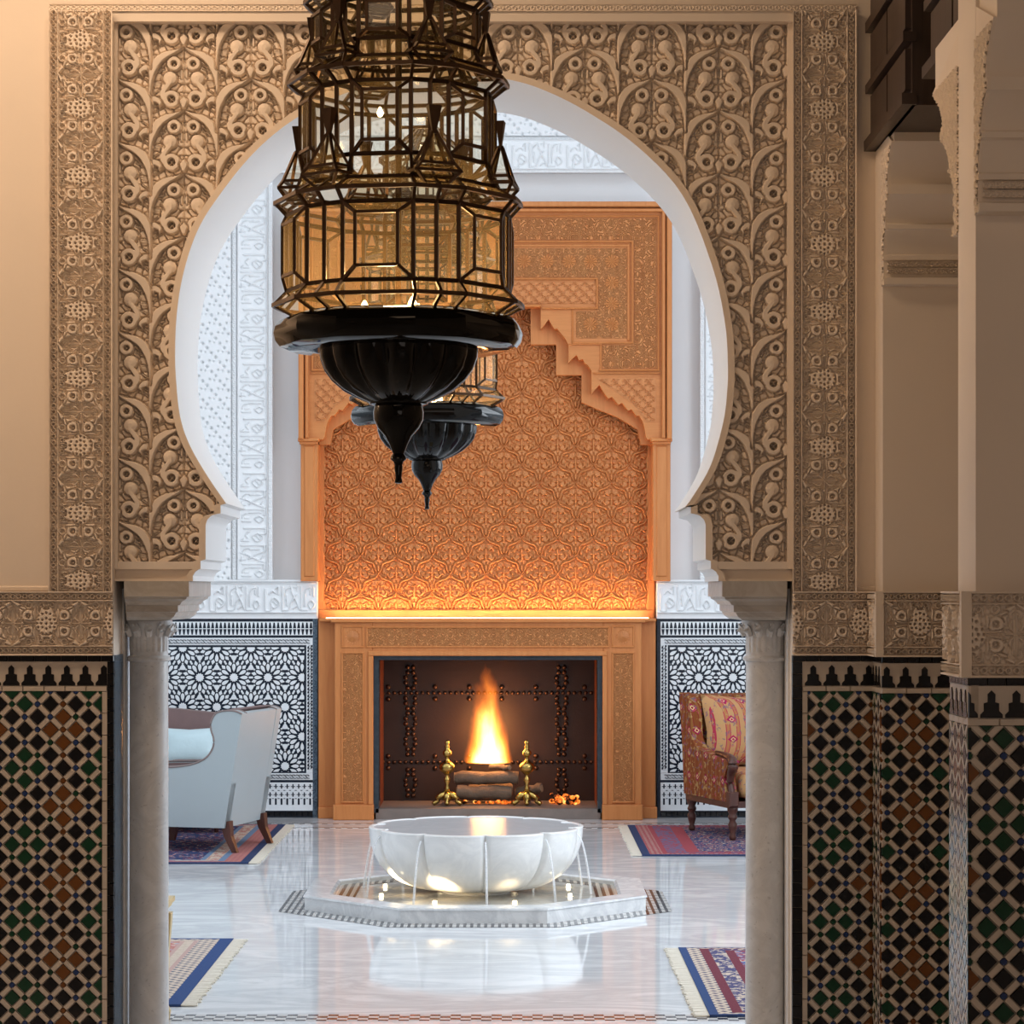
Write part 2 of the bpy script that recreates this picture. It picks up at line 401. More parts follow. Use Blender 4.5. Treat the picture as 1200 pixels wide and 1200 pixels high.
m.mat(0).add([(x,7.225,z) for x,z in vs]+[(*[q for q in (w2(p)[0], 7.225, w2(p)[1])],) for p in OUTO]+[(w2(p)[0],7.27,w2(p)[1]) for p in OUTO],
    [(i,n+i,n+i+1,i+1) for i in range(n-1)]+[(n+i,2*n+i,2*n+i+1,n+i+1) for i in range(n-1)])
m.mat(1).add([(x,7.225,z) for x,z in vs]+[(x,YB+.004,z) for x,z in vs], [(i,i+1,n+i+1,n+i) for i in range(n-1)])
m.build('arch_soffit', [CARVED, WHITE], wall_arch, True, 30)
for nm, x0, x1 in (('panel_frame', 133, 224.8), ('panel_frame', 2*AXI-224.8, 931)):
    xe0, xe1 = (x0, 234) if x0 < 200 else (2*AXI-234, x1)
    m = MB(); m.box(PX(xe0,D0), PX(xe1,D0), 7.2262, 7.30, PZ(667,D0), PZ(658,D0)); m.box(PX(x0,D0), PX(x1,D0), 7.24, 7.735, PZ(681,D0), PZ(667,D0))
    m.box(PX(x0,D0), PX(x1,D0), 7.23, 7.30, PZ(681,D0), PZ(678,D0)); m.build(nm, CREAM, wall_arch)
for x0, x1 in ((133,138),(923,931)):
    B(PX(x0,D0), PX(x1,D0), 7.222, 7.28, PZ(667,D0), PZ(24,D0)).build('panel_frame', CREAM, wall_arch)
# --- arabesque drawing of the big panel (photo units)
PU, PV = 78.1, 73.7
f = Field(2*PU, PV, 2.6, .0); f.lat = [(0,0),(PU,PV/2)]; f.sym = ((1,1),(-1,1))
f.crackle([(5,30),(7,7),(18,-3),(28,-6),(34,3),(36,12),(22,28),(29,25),(31,34),(30,43),(31,52),(24,45),(5,49),(4,56),(32,61),(28,70),(36,67),(10,-6),(3,20),(26,1),(9,46),(44,36),(6,36),(20,13)], .5, .62)
for a, b in (((28,26),(23,25)),((34,42),(27,42)),((46,30),(40,34)),((38,5),(33,0)),((30,-8),(36,-4)),((20,31),(17,27)),((29,50),(35,54)),((23,30),(27,36))):
    f.stroke([a,b], 1.8, .68, .6, .5, 0, 0)
f.stroke([(3,27),(3,35)], 3.4, .6, .7, .6, 0, 0)
f.stroke([(11,11),(18,14),(25,22.5)], [4.5,4,1.5], .82, .8, 1.0)
f.ring((11.2,19.5), 6.0, 5.6, .88, .8, 0, 360, 1.3)
f.hole((11.2,19.5), 3.0, 0, .6); f.stroke([(9,17.3),(13.4,21.7)], 1.3, .7, .5, 0,0,0); f.stroke([(13.4,17.3),(9,21.7)], 1.3, .7, .5, 0,0,0)
f.dot((16,36.5), 8.6, .76, .9, 1.5, .16)
f.ring((14.2,60.8), 7.4, 6.4, .92, .8, 0, 360, 1.5)
f.stroke([(15.5,41),(20,46.5),(23.8,52.5),(24.3,60)], [6,7,7.2,6.4], .92, .8)
f.ring((14.2,60.8), 7.6, .8, .92, .4, 0, 360)
f.hole((14.2,60.8), 3.9, 0, .6); f.stroke([(11.4,58),(17,63.6)], 1.5, .78, .5, 0,0,0); f.stroke([(17,58),(11.4,63.6)], 1.5, .78, .5, 0,0,0)
f.stroke([(0,36),(0,49)], [.5,9.5,.5], .82, .8, 1.3, .05, 0)
f.stroke([(0,57),(0,64),(0,72)], [.8,4,9.5,9,4], .9, .8, 1.5, .04, 0)
f.stroke([(38,31),(41,25.5),(45.5,24.5),(50.5,28.5),(49,33)], [5.5,8,7.5,5,2], .9, .8, 1.4)
LEAF = [(0,0),(9,5),(20,9),(29.5,15.5),(35.5,25.5),(38,37),(39,50),(39,62)]
f.stroke(LEAF, [1.4,4.2,8.2,10.4,9.8,5.6,3.2,2.2], 1.0, .8, 1.7)
xs0, ys0, dp = 216.7, 57.5, 7.268
scp = dp/F; RELIEF = .037
keepers = {}
full = None
for k in range(-2, 11):
    cx = xs0+PU*k
    for r in range(-2, 9):
        cy = ys0+PV*r+(PV/2 if k % 2 else 0)
        u0, v0 = cx-PU/2, cy
        if cx < 100 or cx > 970 or cy > 664 or cy+PV < 22: continue
        off_u = (0 if k % 2 == 0 else PU)-cx; off_v = (0 if k % 2 == 0 else PV/2)-cy
        gx, gy = np.meshgrid(np.linspace(u0, u0+PU, 12), np.linspace(v0, v0+PV, 12)); kk = keep_panel(gx.ravel(), gy.ravel())
        if not kk.any(): continue
        if kk.all():
            key = k % 2
            if key not in keepers:
                keepers[key] = hf_mesh('carved_motif', f, u0+off_u, u0+off_u+PU, v0+off_v, v0+off_v+PV, .62, scp, RELIEF, CARVED)
            me = keepers[key]
        else:
            me = hf_mesh('carved_motif', f, u0+off_u, u0+off_u+PU, v0+off_v, v0+off_v+PV, .62, scp, RELIEF, CARVED, lambda u, v, a=off_u, b=off_v: keep_panel(u-a, v-b))
        if me is None: continue
        link('carved_motif', me, wall_arch, (PX(u0, dp), dp, PZ(v0, dp)))
# --- medallion band drawing (75 across, 79 along)
BW, BL = 75.0, 79.0
b = Field(BW, BL, 3.4, .0); b.lat = [(BW/2, 0)]; b.sym = ((1,1),(-1,1),(1,-1),(-1,-1))
b.crackle([(14,-22),(20,-24),(25,-22),(24,-12),(21,-4),(25,-4),(22,-30),(25,-36),(4,-22),(18,-13),(12,-28),(19,-34),(24,-17)], .26, .9)
b.stroke([(-16,0),(16,0)], [6,16,17,16,6], .24, .8, 1.0, 0, 0)
b.stroke([(0,-11),(0,0)], 1.5, .8, .5,.6,0,0); b.stroke([(0,0),(19,0)], 1.4, .75, .5,.6,0,0)
b.stroke([(3,-3),(7,-6),(13,-3.5)], [2,2.6,1.2], .75, .6, .5); b.dot((5.5,-8), 1.5, .75, .6, .4); b.stroke([(14,-2.2),(18,-1.8)], 1.4, .7, .5,.4,0,0)
b.stroke([(25.8,0),(20.5,-8),(11,-12.2),(0,-12)], [2.2,4.8,5.0,3.0], 1.0, .7, 1.2)
b.stroke([(19.5,-8.5),(17.5,-14),(15.5,-19)], [2,3.6,2.6], .95, .7, .9)
b.ring((9,-18.4), 5.0, 4.2, 1.0, .7, 0, 360, 1.0); b.hole((9,-18.2), 2.3, .1, .5); b.dot((9,-18.2), 1.5, .7, .6)
b.ring((21.5,-18.5), 3.6, 2.0, .75, .6, 0, 360, .6); b.stroke([(3,-13),(1.6,-25)], [2.4,1.6], .75, .6,.6,0,0); b.stroke([(4,-26),(12,-25.2),(17,-26)], [1.8,3,1.8], .88, .6, .7)
b.stroke([(0,39.5),(16,39.5)], [27,14], .8, .9,.9,0,0)
for h in ((0,39.5),(0,33.5),(6.2,39.5),(4.4,35.1),(0,28.5),(8.8,30.5),(12.5,39.5),(11.2,35),(14.5,31),(4.4,30),(17.5,37)): b.hole(h, 1.5, .0, .6)
b.stroke([(17,38.5),(23,36.5)], [1.2,2.6], .88, .6,.6,0,0); b.stroke([(16,29.5),(24,29.5)], 1.8, .8, .6,.5,0,0); b.ring((21.8,33), 2.3, 1.6, .75, .5, 0, 360, .4)
b.sym = ((1,1),(-1,1))
b.stroke([(26.6,-40),(26.6,40)], 2.2, 1.0, .8,0,0,0); b.stroke([(36.6,-40),(36.6,40)], 3.0, 1.0, .8,0,0,0)
for i in range(11): b.ring((31.6, i*BL/11), 2.5, 1.7, 1.0, .6, 0, 360, 0, 9); b.dot((31.6,(i+.5)*BL/11), .9, .8, .6)
BDEP = .021
def band(parent, p0, rot, horizontal, a0, a1, phase, sc=SA):
    """p0: world point at the band's top left corner; a0..a1 run along the band in drawing units; a medallion sits at phase"""
    cuts = [a0]; c = phase-BL/2+BL*math.ceil((a0-(phase-BL/2))/BL+1e-6)
    while c < a1-.5: cuts.append(c); c += BL
    cuts.append(a1); cache = band.cache
    R = Matrix.Rotation(rot, 4, 'Z')
    for s0, s1 in zip(cuts[:-1], cuts[1:]):
        if s1-s0 < .6: continue
        key = (horizontal, round((s0-phase) % BL, 2), round(s1-s0, 2), round(sc, 6))
        if key not in cache:
            q0, q1 = s0-phase, s1-phase
            cache[key] = hf_mesh('carved_medallion', b, *((q0,q1,0,BW) if horizontal else (0,BW,q0,q1)), .55, sc, BDEP, CARVED, None, horizontal)
        o = Vector(((s0-a0)*sc, 0, 0)) if horizontal else Vector((0, 0, -(s0-a0)*sc))
        link('carved_medallion', cache[key], parent, Vector(p0)+R@o, (0,0,rot))
band.cache = {}
ZS1, ZS0 = az(693), az(768)                           # top and bottom of the carved belt above the tiles
band(wall_arch, (ax(58), YA-.002, az(14)), 0, False, 14, 693, 88)
band(wall_arch, (ax(-460), YA-.002, ZS1), 0, True, -460, 133, 95)
band(wall_arch, (ax(928), YA-.002, az(14)), 0, False, 14, 693, 89.5)
band(wall_arch, (ax(928), YA-.002, ZS1), 0, True, 928, 1024, 968)
# thin chain border over the panel and edge of the plain bays
ch = Field(7.2, 8, 5, .1); ch.lat = [(0,4)]; ch.ring((0,0), 2.3, 1.6, .9, .6, 0, 360, 0, 10); ch.dot((3.6,0), 1.0, .8, .6); ch.stroke([(-9,-3.8),(9,-3.8)], 1.5, 1, .6,0,0,0); ch.stroke([(-9,3.8),(9,3.8)], 1.5, 1, .6,0,0,0)
for i in range(11):
    link('chain_border', bpy.data.meshes.get('chain_border') or hf_mesh('chain_border', ch, 0, 86.4, 0, 8, .6, SA, .005, CARVED), wall_arch, (ax(58+86*i), YA-.001, az(5.5)))
for x0, x1, y0, y1 in ((-460,58,687,693),(1003,1026,687,693)):
    MB().cbox(ax(x0), ax(x1), YA-.006, YA+.01, az(y1), az(y0), .003).build('belt_moulding', CARVED, wall_arch)
# --- jamb linings beside the columns
B(XIN0-.01, XIN0+.004, YA-.001, 7.36, 0, az(768)).build('jamb_tiles', BLUEMARB, wall_arch)
B(XIN0-.01, XIN0+.006, 7.361, YB+.003, 0, az(690)).build('jamb_lining', WHITE, wall_arch)
B(XIN1-.006, XIN1+.01, 7.30, YB+.003, 0, az(690)).build('jamb_lining', WHITE, wall_arch)
# ------------------------------------------------------------------ zellige dado
HS = 14.95*SA                                         # half pitch of the tile lattice
def clip_poly(P, x0, x1, z0, z1):
    for ax_, lim, sg in ((0,x0,1),(0,x1,-1),(1,z0,1),(1,z1,-1)):
        Q = []
        for i in range(len(P)):
            a, c = P[i], P[(i+1) % len(P)]; da, dc = sg*(a[ax_]-lim), sg*(c[ax_]-lim)
            if da >= 0: Q.append(a)
            if da*dc < 0:
                t = da/(da-dc); Q.append((a[0]+(c[0]-a[0])*t, a[1]+(c[1]-a[1])*t))
        P = Q
        if len(P) < 3: return []
    return P
def parea(P): return abs(sum(P[i][0]*P[(i+1)%len(P)][1]-P[(i+1)%len(P)][0]*P[i][1] for i in range(len(P)))/2) if len(P) > 2 else 0
def tile_mb(P, h=.0035, c=.0012, mb=None, y=0.0):
    mb = mb or MB(); n = len(P); cx = sum(p[0] for p in P)/n; cz = sum(p[1] for p in P)/n
    Q = []
    for x, z in P:
        d = math.hypot(x-cx, z-cz)+1e-9; t = max(.5, 1-c*1.4/d); Q.append((cx+(x-cx)*t, cz+(z-cz)*t))
    return mb.add([(x,y,z) for x,z in P]+[(x,y-h*.6,z) for x,z in P]+[(x,y-h,z) for x,z in Q],
        [(i,(i+1)%n,n+(i+1)%n,n+i) for i in range(n)]+[(n+i,n+(i+1)%n,2*n+(i+1)%n,2*n+i) for i in range(n)]+[tuple(range(2*n,3*n))])
DD = 9.5*SA
DIAMOND = [(DD,0),(0,DD),(-DD,0),(0,-DD)]
def strip_poly(sg):
    L, W = 7.6*SA, 2.75*SA; q = .70711
    return [((a*L-sg*bb*W)*q, (sg*a*L+bb*W)*q) if True else 0 for a, bb in ((-1,-1),(1,-1),(1,1),(-1,1))]
DOT = [((3.6 if i % 2 else 2.9)*SA*math.cos(PI*i/8), (3.6 if i % 2 else 2.9)*SA*math.sin(PI*i/8)) for i in range(16)]
MERLON = [(x*SA, z*SA) for x, z in ((-10,0),(10,0),(10,3),(7,6),(7,13),(3.6,14),(3.6,21),(0,24.5),(-3.6,21),(-3.6,14),(-7,13),(-7,6),(-10,3))]
tile_cache = {}
def zellige(parent, ox, oy, rot, s0, s1, sph, zph, left=0, right=0, zlow=None, mer_ph=0, joined=False):
    """tiled dado on a wall face: s runs along the face from (ox,oy); sph,zph is the middle of an amber cross; left/right: width of the border"""
    zlow = zlow if zlow is not None else az(1222)
    R = Matrix.Rotation(rot, 4, 'Z')
    def at(s, z, d=0): return Vector((ox, oy, 0))+R@Vector((s, -d, z))
    rt = (0,0,rot); jm = {}
    B(s0-left, s1+right, .004, .02, 0, az(768)).build('grout_bed', GROUT, parent, loc=at(0,0), rot=rt)
    zt = az(810)
    def put(name, poly, s, z, mat, key, lim):
        P = [(x+s, zz+z) for x, zz in poly]; C = clip_poly(P, *lim)
        if parea(C) < parea(P)*.06: return
        if joined: tile_mb(C, .0085, mb=jm.setdefault(mat.name, (mat, MB()))[1], y=.005); return
        if len(C) == len(P) and parea(C) > parea(P)*.999:
            if key not in tile_cache: tile_cache[key] = tile_mb(poly, .0085).mesh(name, mat)
            link(name, tile_cache[key], parent, at(s, z, -.005), rt)
        else:
            C = [(x-s, zz-z) for x, zz in C]; tile_mb(C, .0085).build(name, mat, parent, loc=at(s, z, -.005), rot=rt)
    lim = (s0, s1, zlow, zt); dots = {}
    i0, i1 = math.floor((s0-sph)/HS)-1, math.ceil((s1-sph)/HS)+1; j0, j1 = math.floor((zlow-zph)/HS)-1, math.ceil((zt-zph)/HS)+1
    def col(i, j):
        a, c = (i+3) % 6-3, (j+3) % 6-3
        if abs(a)+abs(c) == 1: return 'n'
        a, c = i % 6-3, j % 6-3
        return 'g' if abs(a)+abs(c) == 1 else 'k'
    MT = {'n': BROWNTILE, 'g': GREENTILE, 'k': BLACKTILE}
    for i in range(i0, i1+1):
        for j in range(j0, j1+1):
            s, z = sph+i*HS, zph+j*HS
            if (i+j) % 2:
                t = col(i, j); put('diamond_tile', DIAMOND, s, z, MT[t], 'd'+t, lim)
            else:
                C = clip_poly([(x+s, zz+z) for x, zz in DOT], *lim)
                a, c = (i+3) % 6-3, (j+3) % 6-3
                if parea(C) > 1e-6: dots.setdefault('n' if (abs(a)+abs(c) == 0 or (a == 0 and abs(c) == 2)) else ('g' if (i+2*j) % 3 == 0 else 'b'), []).append(C)
            sg = 1 if (i+j) % 2 == 0 else -1
            put('strip_tile', strip_poly(sg), s+HS/2, z+HS/2, CREAMTILE, 's%d' % sg, lim)
    m = MB()
    for t, Ls in dots.items():
        m.mat({'b':0,'g':1,'n':2}[t])
        for C in Ls: tile_mb(C, .0085, mb=m, y=.005)
    m.build('star_tiles', [BLUETILE, GREENTILE, BROWNTILE], parent, loc=at(0,0), rot=rt, kind='stuff')
    # frame bar, merlons, black course
    e0, e1 = s0-left, s1+right
    def run(name, a, bq, z0, z1, L, mat, h=.008):
        k = max(1, round((bq-a)/L)); L = (bq-a)/k; key = (name, round(L,5), round(z1-z0,5), mat.name)
        if key not in tile_cache: tile_cache[key] = tile_mb([(.0006,0),(L-.0006,0),(L-.0006,z1-z0),(.0006,z1-z0)], h).mesh(name, mat)
        for q in range(k):
            if joined: tile_mb([(a+q*L+.0006,z0),(a+q*L+L-.0006,z0),(a+q*L+L-.0006,z1),(a+q*L+.0006,z1)], h, mb=jm.setdefault(mat.name, (mat, MB()))[1], y=.005)
            else: link(name, tile_cache[key], parent, at(a+q*L, z0, -.005), rt)
    def runv(name, a, bq, z0, z1, L, mat):
        k = max(1, round((z1-z0)/L)); L = (z1-z0)/k; key = (name, 'v', round(L,5), round(bq-a,5), mat.name)
        if key not in tile_cache: tile_cache[key] = tile_mb([(0,.0006),(bq-a,.0006),(bq-a,L-.0006),(0,L-.0006)], .008).mesh(name, mat)
        for q in range(k): link(name, tile_cache[key], parent, at(a, z0+q*L, -.005), rt)
    run('black_border_tile', e0, e1, az(775), az(768.3), 15*SA, BLACKTILE)
    bl, br = s0-(6*SA if left else 0), s1+(6*SA if right else 0)
    run('cream_border_tile', bl, br, az(809.8), az(804), 26*SA, CREAMTILE)
    B(bl, br, -.001, .004, az(803.5), az(775.4)).build('merlon_ground', CREAMTILE, parent, loc=at(0,0), rot=rt)
    mp = 21.7*SA; k0 = math.floor((bl-mer_ph)/mp)-1
    for k in range(k0, k0+int((br-bl)/mp)+4):
        put('merlon_tile', MERLON, mer_ph+k*mp, az(803.4), BLACKTILE, 'm', (bl, br, 0, 9))
    for w, a, e, sd in ((left, bl, e0, -1), (right, br, e1, 1)):
        if not w: continue
        runv('cream_border_tile', s1 if sd > 0 else bl, br if sd > 0 else s0, zlow, az(810), 26*SA, CREAMTILE)
        runv('black_border_tile', br if sd > 0 else e0, e1 if sd > 0 else bl, zlow, az(775.2), 14.5*SA, BLACKTILE)
    for mt, q in jm.values(): q.build('mosaic_tiles', mt, parent, loc=at(0,0), rot=rt, kind='stuff')
YT = YA-.004
trim_1 = struct('trim_1', 'tiled dado below the carved belt beside the gilt-table column')
trim_2 = struct('trim_2', 'tiled dado between the arch column and the pier')
zellige(trim_1, 0, YT, 0, ax(-22), ax(120), PX(74.3,YA), az(855), 0, ax(134)-ax(120), mer_ph=ax(13.6))
zellige(trim_1, 0, YT, 0, -2.69, ax(-22), PX(74.3,YA), az(855), mer_ph=ax(13.6), joined=True)
zellige(trim_2, 0, YT, 0, ax(946), ax(1024), PX(1021,YA), az(855.7), ax(946)-ax(928), 0, mer_ph=ax(952.7))
# ------------------------------------------------------------------ the piers and corbels along the side of the hall
XP2, YP2 = 1.075, 7.05
fg = Field(26, 26, 3, .05); fg.lat = [(0,0),(13,13)]
fg.ring((0,0), 3.6, 2.4, 1, .7, 0, 360); fg.dot((0,0), 1.2, .9, .6); fg.stroke([(3.6,0),(6,5),(10,6),(13,9)], [2.4,3,2.4,1.2], .9, .7); fg.stroke([(-3,3),(-7,6),(-8,11)], [2.4,2.6,1.2], .85, .7); fg.stroke([(1,-5),(4,-9),(9,-8)], [2,2.8,1.2], .9, .7); fg.stroke([(-5,-4),(-9,-5),(-11,-1)], [2,2.8,1.2], .9, .7)
FS = SA*.55
CHF = hf_mesh('corbel_frieze', ch, 0, 86.4, 0, 8, .7, SA*.8, .010, CARVED)
PROF = [(2.93,.20),(2.82,.20)]+[(2.815-.105*t, .195-.08*math.sin(t*PI/2)) for t in (0,.15,.3,.45,.6,.75,.9,1)]+[(2.708,.13),(2.68,.13)]+[(2.675-.07*t, .118-.055*math.sin(t*PI/2)) for t in (0,.2,.4,.6,.8,1)]+[(2.60,.072),(2.588,.072)]+\
    [(2.584-.065*t, .06-.03*math.sin(t*PI/2)) for t in (0,.25,.5,.75,1)]+[(2.515,.037),(2.502,.037),(2.50,.03),(2.455,.03),(2.45,.042),(2.432,.042),(2.428,0)]
def corbel(parent, x0, x1, y, sgn, dz, sp):
    e = .012; prof = [(z+dz, p*sp) for z, p in PROF]
    poly = [(y+sgn*p*-1, z) for z, p in prof]+[(y, prof[0][0])]
    c = MB().prism_x(poly, x0+.012, x1).build('corbel', CREAM, parent, True, 35)
    px_ = [(p, z) for z, p in prof if z < 2.9+dz]                  # carved flank: relief cut to the profile
    zs = np.array([q[1] for q in px_])[::-1]; ps = np.array([q[0] for q in px_])[::-1]
    u1 = (max(ps)-.004)/FS; zt_ = zs[-1]-.004; vv = (zt_-zs[0])/FS
    kp = lambda u, v: (u*FS < np.interp(zt_-v*FS, zs, ps)-.005)
    if sgn < 0: kp = lambda u, v: ((u1-u)*FS < np.interp(zt_-v*FS, zs, ps)-.005)
    me = hf_mesh('corbel_flank', fg, 0, u1, 0, vv, .8, FS, .005, CARVED, kp)
    link('corbel_flank', me, c, (x0+.004, y if sgn > 0 else y+u1*FS, zt_), (0,0,-PI/2))
    MB().prism_x([(y-sgn*max(p-.001, .0005), z) for z, p in prof if z < 2.9+dz]+[(y, 2.89+dz)], x0+.0045, x0+.013).build('flank_ground', CARVED, c)
    if sgn > 0:
        k = int((x1-x0)/(86.4*SA*.8))+1
        for zz in (2.498, 2.478):
            for q in range(k): link('corbel_frieze', CHF, c, (x0+.013+q*86.4*SA*.8, y-.031*sp-.001, zz+dz))
wall_pier = struct('wall_pier', 'cream plastered pier with a stepped corbel beside the arch')
B(XP2, 2.7, YP2, YA, ZS1, TOP).build('pier_body', CREAM, wall_pier)
B(XP2-.004, 2.7, YP2-.008, YA, 0, ZS1).build('pier_dado_bed', GROUT, wall_pier)
corbel(wall_pier, XP2-.005, 2.2, YP2+.005, 1, .055, .85)
_XS = XP2-.006; _YF = YP2-.012
band(wall_pier, (_XS, _YF, ZS1), 0, True, 0, 260, 4)
band(wall_pier, (_XS, YA, ZS1), -PI/2, True, 0, (YA-_YF)/SA, 10)
zellige(wall_pier, 0, _YF, 0, _XS, 1.36, PX(1070.2,_YF), PZ(860.6,_YF), mer_ph=PX(1039,_YF))
zellige(wall_pier, 0, _YF, 0, 1.36, 1.72, PX(1070.2,_YF), PZ(860.6,_YF), mer_ph=PX(1039,_YF), joined=True)
zellige(wall_pier, _XS, YA, -PI/2, 0, YA-_YF, .16, az(855.7), mer_ph=.02)
wall_pillar = struct('wall_pillar', 'cream plastered free pillar with corbels fore and aft')
X3, Y3, Y3B = 1.022, 5.36, 5.57
B(X3, 1.75, Y3, Y3B, ZS1, TOP).build('pillar_body', CREAM, wall_pillar)
B(1.012, 1.75, 5.358, 5.572, 0, ZS1).build('pillar_dado_bed', GROUT, wall_pillar); B(1.0055, 1.74, 5.3515, 5.57, ZS0, ZS1-.001).build('belt_core', CARVED, wall_pillar)
corbel(wall_pillar, X3-.004, 1.7, Y3+.004, 1, 0, 1.0)
corbel(wall_pillar, X3-.004, 1.7, Y3B-.004, -1, -.01, 1.75)
for cx_, cy_, pr_ in ((1.004, 5.35, wall_pillar), (_XS, _YF, wall_pier)):
    B(cx_-.019, cx_+.004, cy_-.019, cy_+.004, ZS0, ZS1).build('belt_corner', CARVED, pr_)
band(wall_pillar, (1.004, 5.35, ZS1), 0, True, 0, 294, (PX(1190,5.35)-1.004)/SA)
band(wall_pillar, (1.004, 5.58, ZS1), -PI/2, True, 0, .23/SA, 45)
zellige(wall_pillar, 0, 5.352, 0, 1.004, 1.21, PX(1116,5.35), PZ(906,5.35), mer_ph=PX(1162,5.35))
zellige(wall_pillar, 0, 5.352, 0, 1.21, 1.74, PX(1116,5.35), PZ(906,5.35), mer_ph=PX(1162,5.35), joined=True)
zellige(wall_pillar, 1.006, 5.58, -PI/2, 0, .23, .115, PZ(906,5.35), mer_ph=.03)
# dark cedar lintels carried by the corbels
def lintel(name, label, y0, y1, x0=1.04):
    t = tag(link(name, None, None, (x0, (y0+y1)/2, 2.9)), label, 'beam', 'dark lintel brackets')
    m = MB().box(x0+.03, 1.6, y0, y1, 2.90, 3.75); m.build('core', DARKWOOD, t)
    for z0, z1, o in ((2.90,2.93,.012),(3.07,3.095,.008),(3.25,3.28,.008),(3.47,3.5,.008)):
        MB().box(x0-o+.012, x0+.04, y0-o, y1+o if y1 < 7 else y1, z0, z1).build('moulding', DARKWOOD, t)
    for z0, z1 in ((2.945,3.055),(3.11,3.235),(3.295,3.455),(3.515,3.7)):
        k = 2
        for q in range(k):
            a = y0+.02+(y1-y0-.04)*q/k; e = a+(y1-y0-.04)/k-.02
            B(x0+.014, x0+.035, a, e, z0, z1).build('panel', DARKWOOD, t)
lintel('cedar_lintel', 'dark carved cedar bracket block over the corbel nearest the arch wall', 6.50, 7.19)
lintel('cedar_lintel', 'dark carved cedar bracket block over the free pillar', 5.50, 6.16)
t = thing('cedar_beam', 'long dark cedar beam set back above the corbels', 'beam', (1.4, 6.3, 2.94))
B(1.17, 1.6, 5.55, 7.04, 2.945, 3.75).build('beam_core', DARKWOOD, t)
for z in (2.96, 3.02): MB().bar((1.165, 5.6, z), (1.165, 7.02, z), .02).build('rope_moulding', DARKWOOD, t)
# ------------------------------------------------------------------ columns of the arch
def column(pxc, sgn, label, prof_px):
    d = 7.42; xc = PX(pxc, d); t = thing('marble_column', label, 'column', (xc, d, 0), 0, 'columns carrying the horseshoe arch')
    r = 22.8*d/F; zt = lambda y: PZ(y, d)
    m = MB().lathe([(r*1.5,.02),(r*1.5,.09),(r*1.2,.10),(r*1.35,.13),(r*1.2,.16),(r*1.02,.17)], 32, (xc,d)); m.box(xc-r*1.6,xc+r*1.6,d-r*1.6,d+r*1.6,0,.03)
    m.build('base', COLMARB, t, True, 35)
    MB().lathe([(r*1.02,.16),(r,.6),(r*.985,zt(774))], 40, (xc,d)).build('shaft', COLMARB, t, True, 60)
    MB().lathe([(r*.98,zt(775)),(r*1.1,zt(774)),(r*1.12,zt(771)),(r*1.06,zt(769)),(r*.98,zt(768)),(r*.98,zt(763))], 40, (xc,d)).build('necking', COLMARB, t, True, 40)
    cp = MB().lathe([(r*.98,zt(764)),(r*1.0,zt(760)),(r*1.0,zt(742)),(r*1.12,zt(736)),(r*1.2,zt(730)),(r*1.2,zt(727))], 96, (xc,d),
        lambda a, z: 1-.045*(abs(math.sin(a*10))**.35 < .75)*(z < zt(740))).build('capital', COLMARB, t, True, 40)
    m = MB()
    for k in range(12):
        a = 2*PI*k/12+.13; q = Vector((math.cos(a), math.sin(a), 0)); c = Vector((xc,d,0))
        m.tube([c+q*r*1.06+Vector((0,0,zt(745))), c+q*r*1.2+Vector((0,0,zt(737))), c+q*r*1.34+Vector((0,0,zt(734.5))), c+q*r*1.36+Vector((0,0,zt(738.5))), c+q*r*1.26+Vector((0,0,zt(740)))], [.010,.013,.013,.010,.005], 6)
    m.build('volutes', COLMARB, cp, True, 50)
    pts = [(x, y) for x, y in prof_px]
    w = lambda p: (PX(p[0], 7.225), PZ(p[1], 7.225))
    m = MB(); back = 146 if sgn < 0 else 2*AXI-146; R_ = []
    for x, y in pts:
        st = abs(pts[0][0]-x)*SA*.8; xi, zz = w((x, y)); xb = w((back, 0))[0]
        R_.append([(xb, 7.215+st, zz), (xi, 7.215+st, zz), (xi, 7.735, zz), (xb, 7.735, zz)])
    m.rings(R_).build('abacus', ABACUS, t)
AB = [(222,681),(222,699),(219,700),(218.5,702),(213,705),(210,709),(207.5,709.5),(207.5,717),(205,718),(202,723),(196,727)]
column(174.5, -1, 'grey marble column under the arch on the armchair-and-gilt-table side', AB)
column(896.5, 1, 'grey marble column under the arch on the pillar-and-corbel side', [(2*AXI-x, y) for x, y in AB])
# ------------------------------------------------------------------ the hall itself
tag(B(-2.75, -2.7, -2, 7.75, 0, TOP).build('wall_left', CREAM), 'plain cream hall wall', kind='structure')
tag(B(2.7, 2.75, -2, 7.75, 0, TOP).build('wall_right', CREAM), 'plain cream hall wall behind the pillar', kind='structure')
tag(B(-2.75, 2.75, -2.05, -2, 0, TOP).build('wall_back', CREAM), 'plain cream hall end wall', kind='structure')
tag(B(-2.75, 2.75, -2.05, 7.75, TOP, TOP+.05).build('ceiling', DARKWOOD), 'dark cedar hall ceiling', kind='structure')
# ------------------------------------------------------------------ fountain room: floor, walls
n = N('polished_marble_floor'); st = n.xyz()
vq = n.vec(n.math('MULTIPLY', st[0], .55), n.math('MULTIPLY', st[1], 1.6), st[2])
dn = n.noise(1.7, 7, vq, .62, 1.8); v = n.math('MINIMUM', n.math('MULTIPLY', n.math('ABSOLUTE', n.math('SUBTRACT', dn, .5)), 8.0), 1.0)
c = n.mix(v, (.60,.61,.63), (.84,.845,.85)); c = n.mix(n.math('MULTIPLY', n.noise(5, 5, vq), .45), c, (.70,.71,.73))
FLOOR = n.pbr(c, .06, 0, None, .55)
floor = tag(B(-4.3, 4.3, -2, 18.2, -.06, 0).build('floor', FLOOR), 'polished pale marble floor', kind='structure')
